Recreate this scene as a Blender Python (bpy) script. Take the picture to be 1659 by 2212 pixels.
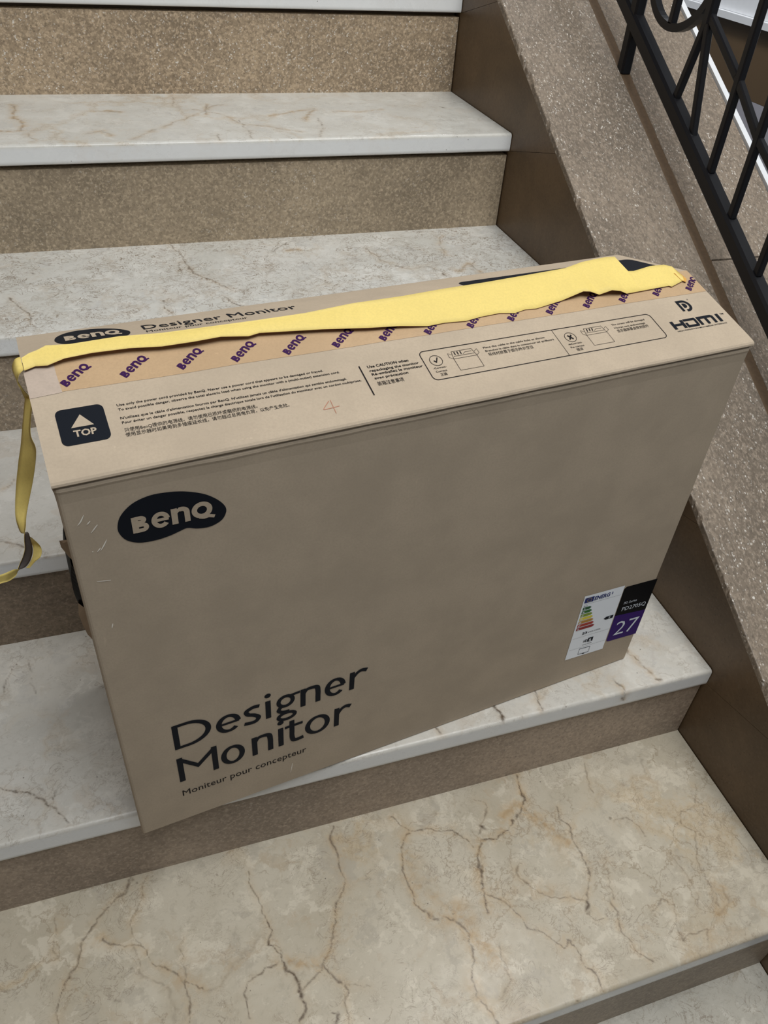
import bpy, math, random
import numpy as np
from mathutils import Vector, Matrix

for o in list(bpy.data.objects):
    bpy.data.objects.remove(o, do_unlink=True)
scene = bpy.context.scene
COL = scene.collection
random.seed(4)

# ------------------------------------------------------------------ camera
cam_data = bpy.data.cameras.new('camera')
cam_data.sensor_fit = 'HORIZONTAL'
cam_data.sensor_width = 36.0
cam_data.lens = 1720.69 / 1659.0 * 36.0
cam_data.clip_start = 0.02
cam = bpy.data.objects.new('camera', cam_data)
COL.objects.link(cam)
cam.location = (-0.7441, -0.5452, 1.0549)
cam.rotation_euler = (0.8685, -0.0653, -0.3133)
scene.camera = cam

# ------------------------------------------------------------------ world, lights, exposure
world = bpy.data.worlds.new('stairwell_air')
scene.world = world
world.use_nodes = True
world.node_tree.nodes['Background'].inputs[0].default_value = (0.80, 0.90, 1.0, 1)
world.node_tree.nodes['Background'].inputs[1].default_value = 0.08


def area_light(name, loc, target, sx, sy, power, color):
    d = bpy.data.lights.new(name, 'AREA')
    d.shape = 'RECTANGLE'
    d.size, d.size_y = sx, sy
    d.energy = power
    d.color = color
    o = bpy.data.objects.new(name, d)
    COL.objects.link(o)
    o.location = loc
    o.rotation_euler = (Vector(target) - Vector(loc)).to_track_quat('-Z', 'Y').to_euler()
    return o


# lamp panel over the stairwell, running the way the flight runs
area_light('ceiling_lamp', (0.35, 0.15, 3.0), (0.35, 0.151, 0.0), 0.70, 1.5, 19.5, (1.0, 0.97, 0.92))
# unseen broad fill light added high behind the camera
area_light('soft_fill', (-0.35, -0.9, 3.3), (-0.3, 0.5, 0.5), 1.5, 1.5, 45, (0.93, 0.97, 1.0))

# unseen fill light added to brighten the wall across the well
area_light('far_wall_fill', (0.75, 2.3, 2.3), (1.5, 2.2, 0.5), 0.25, 0.25, 12, (0.97, 0.97, 1.0))

scene.view_settings.view_transform = 'Standard'
scene.view_settings.look = 'None'
scene.view_settings.exposure = 0.5
scene.view_settings.gamma = 1.0
scene.view_settings.use_curve_mapping = False


# ------------------------------------------------------------------ helpers
def mesh_obj(name, verts, faces, mats, parent=None, face_mats=None, smooth=False):
    me = bpy.data.meshes.new(name)
    me.from_pydata([tuple(v) for v in verts], [], [tuple(f) for f in faces])
    for m in (mats if isinstance(mats, (list, tuple)) else [mats]):
        me.materials.append(m)
    if face_mats is not None:
        me.polygons.foreach_set('material_index', face_mats)
    if smooth:
        me.polygons.foreach_set('use_smooth', [True] * len(me.polygons))
    me.update()
    o = bpy.data.objects.new(name, me)
    COL.objects.link(o)
    if parent:
        o.parent = parent
    return o


def empty(name, loc=(0, 0, 0), rz=0.0):
    o = bpy.data.objects.new(name, None)
    COL.objects.link(o)
    o.location = loc
    o.rotation_euler = (0, 0, rz)
    return o


def tag(o, label, cat=None, group=None, kind=None):
    o['label'] = label
    if cat:
        o['category'] = cat
    if group:
        o['group'] = group
    if kind:
        o['kind'] = kind
    return o


def prism(poly, axis, a, b):
    """polygon in the two other axes, extruded along axis from a to b"""
    def mk(p, t):
        if axis == 'x':
            return (t, p[0], p[1])
        if axis == 'y':
            return (p[0], t, p[1])
        return (p[0], p[1], t)
    n = len(poly)
    v = [mk(p, a) for p in poly] + [mk(p, b) for p in poly]
    f = [tuple(range(n))[::-1], tuple(range(n, 2 * n))]
    f += [(i, (i + 1) % n, n + (i + 1) % n, n + i) for i in range(n)]
    return v, f


def bar(p, q, w, d=None, side=(1, 0, 0), bev=0.0):
    """square bar from p to q; w along side, d across"""
    d = d or w
    p, q = Vector(p), Vector(q)
    t = (q - p).normalized()
    s = Vector(side)
    s = (s - t * s.dot(t)).normalized()
    u = t.cross(s)
    c = 0.16
    prof = [(-.5 + c, -.5), (.5 - c, -.5), (.5, -.5 + c), (.5, .5 - c), (.5 - c, .5), (-.5 + c, .5), (-.5, .5 - c), (-.5, -.5 + c)]
    v = []
    for e in (p, q):
        v += [e + s * (a * w) + u * (b * d) for a, b in prof]
    n = 8
    f = [tuple(range(n))[::-1], tuple(range(n, 2 * n))] + [(i, (i + 1) % n, n + (i + 1) % n, n + i) for i in range(n)]
    return v, f


def recalc(o):
    import bmesh
    bm = bmesh.new()
    bm.from_mesh(o.data)
    bmesh.ops.recalc_face_normals(bm, faces=bm.faces)
    bm.to_mesh(o.data)
    bm.free()
    return o


# ------------------------------------------------------------------ node helpers
class NT:
    def __init__(self, name, rough=0.5, spec=0.5):
        self.m = bpy.data.materials.new(name)
        self.m.use_nodes = True
        self.t = self.m.node_tree
        self.n = self.t.nodes
        self.b = self.n['Principled BSDF']
        self.b.inputs['Roughness'].default_value = rough
        self.b.inputs['Specular IOR Level'].default_value = spec
        self.tc = self.n.new('ShaderNodeTexCoord').outputs['Object']

    def link(self, a, b):
        self.t.links.new(a, b)

    def val(self, sock, v):
        if hasattr(v, 'is_output'):
            self.link(v, sock)
        else:
            sock.default_value = v

    def mapping(self, scale=(1, 1, 1), loc=(0, 0, 0), rot=(0, 0, 0), vec=None):
        n = self.n.new('ShaderNodeMapping')
        n.inputs['Scale'].default_value = scale
        n.inputs['Location'].default_value = loc
        n.inputs['Rotation'].default_value = rot
        self.link(vec or self.tc, n.inputs['Vector'])
        return n.outputs[0]

    def noise(self, scale, detail=3, rough=0.55, dist=0.0, vec=None, color=False):
        n = self.n.new('ShaderNodeTexNoise')
        n.inputs['Scale'].default_value = scale
        n.inputs['Detail'].default_value = detail
        n.inputs['Roughness'].default_value = rough
        n.inputs['Distortion'].default_value = dist
        self.link(vec or self.tc, n.inputs['Vector'])
        return n.outputs['Color' if color else 'Fac']

    def voronoi(self, scale, feature='F1', vec=None, out='Distance', rnd=1.0):
        n = self.n.new('ShaderNodeTexVoronoi')
        n.feature = feature
        n.inputs['Scale'].default_value = scale
        n.inputs['Randomness'].default_value = rnd
        self.link(vec or self.tc, n.inputs['Vector'])
        return n.outputs[out]

    def ramp(self, v, a, b, lo=0.0, hi=1.0):
        n = self.n.new('ShaderNodeMapRange')
        n.interpolation_type = 'SMOOTHSTEP'
        n.inputs['From Min'].default_value = a
        n.inputs['From Max'].default_value = b
        n.inputs['To Min'].default_value = lo
        n.inputs['To Max'].default_value = hi
        self.link(v, n.inputs['Value'])
        return n.outputs['Result']

    def math(self, op, a, b=0.0, c=None):
        n = self.n.new('ShaderNodeMath')
        n.operation = op
        self.val(n.inputs[0], a)
        self.val(n.inputs[1], b)
        if c is not None:
            self.val(n.inputs[2], c)
        return n.outputs[0]

    def mix(self, f, a, b):
        n = self.n.new('ShaderNodeMix')
        n.data_type = 'RGBA'
        self.val(n.inputs[0], f)
        for s, v in ((n.inputs[6], a), (n.inputs[7], b)):
            if isinstance(v, tuple):
                s.default_value = v if len(v) == 4 else (*v, 1)
            else:
                self.link(v, s)
        return n.outputs[2]

    def vmix(self, vec, col, amt):
        """vec + (col - .5) * amt"""
        s = self.n.new('ShaderNodeVectorMath'); s.operation = 'SUBTRACT'
        self.link(col, s.inputs[0]); s.inputs[1].default_value = (.5, .5, .5)
        k = self.n.new('ShaderNodeVectorMath'); k.operation = 'SCALE'
        self.link(s.outputs[0], k.inputs[0]); k.inputs['Scale'].default_value = amt
        a = self.n.new('ShaderNodeVectorMath'); a.operation = 'ADD'
        self.link(vec, a.inputs[0]); self.link(k.outputs[0], a.inputs[1])
        return a.outputs[0]

    def attr(self, name):
        n = self.n.new('ShaderNodeAttribute')
        n.attribute_name = name
        return n.outputs['Fac']

    def bump(self, h, strength, dist=0.001):
        n = self.n.new('ShaderNodeBump')
        n.inputs['Strength'].default_value = strength
        n.inputs['Distance'].default_value = dist
        self.link(h, n.inputs['Height'])
        self.link(n.outputs[0], self.b.inputs['Normal'])

    def color(self, c):
        self.val(self.b.inputs['Base Color'], c if not isinstance(c, tuple) else (*c, 1))
        return self

    def rough(self, v):
        self.val(self.b.inputs['Roughness'], v)


def flat(name, c, rough=0.6, spec=0.3, var=0.0, scale=60):
    t = NT(name, rough, spec)
    if var:
        n = t.noise(scale, 3)
        d = tuple(x * (1 - var) for x in c)
        t.color(t.mix(n, d, tuple(min(1, x * (1 + var)) for x in c)))
    else:
        t.color(c)
    return t.m


def marble(name, seed, c1, c2, wisp=0.5, big=0.4, ochre=0.4, rough=0.3, mott=1.0):
    t = NT(name, rough, 0.45)
    base = t.mapping(loc=(seed * 3.7, seed * 1.9, seed * 5.1))
    n1 = t.noise(6, 4, .6, .6, base)
    col = t.mix(t.ramp(n1, .32, .68), c1, c2)
    # clouded patches with fairly crisp borders
    pale = tuple(min(1, x * 1.13 + .015) for x in c1)
    grey = tuple(x * y for x, y in zip(c2, (.90, .91, .95)))
    pink = tuple(x * y for x, y in zip(c2, (.97, .90, .84)))
    wobs = t.vmix(base, t.noise(30, 4, .6, 0, base, True), .07)
    col = t.mix(t.ramp(t.noise(20, 3, .55, .8, wobs), .55, .63, 0, .55 * mott), col, pale)
    col = t.mix(t.ramp(t.noise(17, 4, .6, 1.0, t.mapping(loc=(3, 1, 7), vec=wobs)), .55, .66, 0, .6 * mott), col, grey)
    col = t.mix(t.ramp(t.noise(13, 4, .6, 1.2, t.mapping(loc=(8, 5, 2), vec=wobs)), .55, .68, 0, .65 * mott), col, pink)
    col = t.mix(t.ramp(t.noise(90, 4, .65, .6, base), .50, .72, 0, .40 * mott), col, tuple(x * .80 for x in c2))
    col = t.mix(t.ramp(t.noise(120, 3, .6, .8, t.mapping(loc=(2, 9, 4), vec=base)), .60, .72, 0, .45 * mott), col, pale)
    wob = t.vmix(base, t.noise(11, 6, .66, 0, base, True), .17)
    # ochre staining follows broad cell borders
    e1 = t.voronoi(5.2, 'DISTANCE_TO_EDGE', wob)
    m1 = t.ramp(t.noise(4.3, 3, .5, 0, base), .46, .62)
    col = t.mix(t.math('MULTIPLY', t.ramp(e1, .0, .075, .55 * ochre, 0), m1), col, (.50, .33, .14))
    col = t.mix(t.math('MULTIPLY', t.ramp(e1, .001, .010, .8 * big, 0), m1), col, (.16, .105, .06))
    # finer, fainter network
    e2 = t.voronoi(15, 'DISTANCE_TO_EDGE', t.vmix(base, t.noise(24, 5, .65, 0, base, True), .075))
    m2 = t.ramp(t.noise(9, 4, .6, 0, t.mapping(loc=(5, 5, 1), vec=base)), .48, .60)
    col = t.mix(t.math('MULTIPLY', t.ramp(e2, .002, .030, .45 * mott, 0), m2), col, tuple(x * y for x, y in zip(c2, (.58, .50, .42))))
    # short dark wisps
    r1 = t.math('ABSOLUTE', t.math('SUBTRACT', t.noise(34, 6, .62, 1.6, base), .5))
    wm = t.ramp(t.noise(16, 3, .6, 0, base), .56 - .14 * wisp, .66 - .12 * wisp)
    col = t.mix(t.math('MULTIPLY', t.ramp(r1, .003, .016, .85 * wisp, 0), wm), col, (.20, .15, .105))
    r2 = t.math('ABSOLUTE', t.math('SUBTRACT', t.noise(75, 5, .6, 1.2, t.mapping((1, 1.7, 1), vec=base)), .48))
    wm2 = t.ramp(t.noise(22, 3, .6, 0, t.mapping(loc=(4, 2, 1), vec=base)), .58 - .14 * wisp, .68 - .12 * wisp)
    col = t.mix(t.math('MULTIPLY', t.ramp(r2, .003, .022, .62 * wisp, 0), wm2), col, (.26, .20, .15))
    # the front edge face is mixed towards a paler tone than the top
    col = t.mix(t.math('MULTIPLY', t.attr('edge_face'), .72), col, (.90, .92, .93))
    # traced veins stored on the slab
    ov = t.attr('ochre')
    brk = t.ramp(t.noise(60, 4, .6, .5, base), .36, .62, .20, 1.0)
    col = t.mix(t.math('MULTIPLY', t.math('MULTIPLY', ov, brk), .78), col, (.45, .29, .13))
    vv = t.attr('vein')
    brk2 = t.ramp(t.noise(110, 3, .6, .3, base), .30, .56, .22, 1.0)
    col = t.mix(t.math('MULTIPLY', vv, brk2), col, (.085, .055, .032))
    # pin holes
    h = t.voronoi(38, 'F1', base)
    col = t.mix(t.ramp(h, .025, .045, .7, 0), col, (.08, .06, .045))
    t.color(col)
    t.rough(t.ramp(t.noise(30, 3, .6, 0, base), .3, .7, rough - .05, rough + .12))
    return t.m


def brown_stone(name, seed, c, light=0.5, fleck=0.5, rough=0.5, stretch=(1, 1, 1), dens=.60, grain=.6):
    t = NT(name, rough, 0.4)
    base = t.mapping(stretch, loc=(seed * 2.3, seed * 1.1, seed * 3.1))
    lo = tuple(x * .74 for x in c)
    hi = tuple(min(1, x * 1.28) for x in c)
    col = t.mix(t.ramp(t.noise(5, 4, .6, .3, base), .3, .7), lo, hi)
    col = t.mix(t.ramp(t.noise(130, 4, .7, 0, base), 0.40, .68, 0, .85 * grain), col, tuple(x * .52 for x in c))
    col = t.mix(t.ramp(t.noise(210, 3, .7, .4, base), .50, .66, 0, (.6 + .5 * light) * grain), col, tuple(min(1, x * 1.75 + .03) for x in c))
    cell = t.n.new('ShaderNodeSeparateColor')
    t.link(t.voronoi(260, 'F1', base, 'Color'), cell.inputs[0])
    col = t.mix(t.ramp(cell.outputs[0], .62, .95, 0, (.4 + .3 * light) * grain), col, tuple(min(1, x * 1.6 + .02) for x in c))
    col = t.mix(t.ramp(cell.outputs[1], .70, .95, 0, .6 * grain), col, tuple(x * .55 for x in c))
    dots = t.voronoi(230, 'F1', t.vmix(base, t.noise(300, 2, .5, 0, base, True), .004))
    patch = t.ramp(t.noise(9, 4, .65, .6, base), dens - .16, dens + .10, .10, 1)
    pick = t.ramp(t.noise(120, 2, .5, 0, t.mapping(loc=(7, 3, 9), vec=base)), .50, .62)
    f = t.math('MULTIPLY', t.math('MULTIPLY', t.ramp(dots, .18, .42, fleck, 0), patch), pick)
    col = t.mix(f, col, (.74, .69, .62))
    dd = t.voronoi(120, 'F1', t.mapping(loc=(1, 8, 2), vec=base))
    col = t.mix(t.ramp(dd, .08, .2, .55, 0), col, tuple(x * .4 for x in c))
    t.color(col)
    t.bump(t.noise(230, 3, .6, 0, base), .12, .001)
    return t.m


def kraft(name, c, var=.07, rough=.78):
    t = NT(name, rough, .25)
    lo = tuple(x * (1 - var) for x in c)
    hi = tuple(x * (1 + var) for x in c)
    col = t.mix(t.ramp(t.noise(14, 4, .6), .3, .7), lo, hi)
    col = t.mix(t.ramp(t.noise(420, 3, .7), .35, .7, 0, .35), col, tuple(x * .82 for x in c))
    col = t.mix(t.ramp(t.noise(60, 4, .7, .5), .60, .78, 0, .35), col, tuple(x * .85 for x in c))
    col = t.mix(t.ramp(t.noise(150, 2, .5, 0, t.mapping((1, 1, .25))), .72, .80, 0, .3), col, tuple(min(1, x * 1.35) for x in c))
    t.color(col)
    t.bump(t.noise(300, 3, .6), .08, .0006)
    return t.m


M = {}
M['stone_riser'] = [brown_stone('riser_stone_%d' % i, i + 1, c, l, f, .5, (1, 1, 1), d, g) for i, (c, l, f, d, g) in enumerate([
    ((.33, .265, .200), .3, .25, .62, .4), ((.345, .270, .205), .3, .35, .62, .45), ((.205, .155, .108), .4, .5, .60, .55), ((.32, .255, .185), .5, .5, .58, .6),  # third riser's base colour is darkened for the shade beside the box
    ((.345, .275, .190), .55, .6, .58, .62), ((.345, .262, .175), .7, 1.0, .46, .8)])]
M['wall_stone'] = brown_stone('polished_brown_stone', 11, (.125, .080, .042), .2, .06, .42, grain=.18)
M['coping_stone'] = brown_stone('coping_stone', 17, (.225, .178, .132), .6, 1.0, .5, (1.25, .75, .75), .50, .7)
M['mortar'] = flat('brown_joint_mortar', (.150, .098, .058), .8, .2, .25, 160)
M['iron'] = flat('black_iron_paint', (.006, .006, .008), .38, .4, .25, 90)
M['white_paint'] = flat('white_paint', (.80, .82, .84), .5, .4, .05, 30)
M['brown_paint'] = flat('brown_gloss_paint', (.13, .085, .045), .35, .5, .1, 8)
M['grey_reflection'] = flat('pale_lilac_reflection', (.42, .41, .45), .45, .4, .06, 8)  # pale tone stands in for light reflected low on the glossy wall
M['wall_paint'] = flat('beige_dado_paint', (.16, .12, .085), .6, .3, .06, 5)
M['board'] = kraft('kraft_cardboard', (.460, .372, .275))
M['board_back'] = kraft('kraft_cardboard_inner', (.36, .26, .17))
M['tape'] = kraft('kraft_sealing_tape', (.49, .335, .195), .06, .38)
M['tape_pale'] = kraft('pale_tape_overlap', (.47, .38, .31), .14, .3)
M['yellow'] = kraft('yellow_tape_backing', (.80, .62, .19), .03, .55)
M['tape_under'] = kraft('tape_outer_face', (.46, .28, .15), .06, .4)
M['tape_grey'] = kraft('tape_grey_face', (.30, .26, .25), .06, .5)
M['ink'] = flat('dark_navy_print', (.008, .010, .015), .6, .10)
M['ink_soft'] = flat('fine_black_print', (.014, .012, .012), .7, .1)
M['purple'] = flat('purple_print', (.040, .009, .065), .55, .12)
M['scuff'] = flat('pale_scuffed_paper', (.80, .74, .64), .8, .2)
M['red_ink'] = flat('faded_red_pencil', (.42, .20, .13), .8, .2)
M['plastic'] = flat('black_plastic', (.006, .005, .005), .6, .15)
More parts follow.
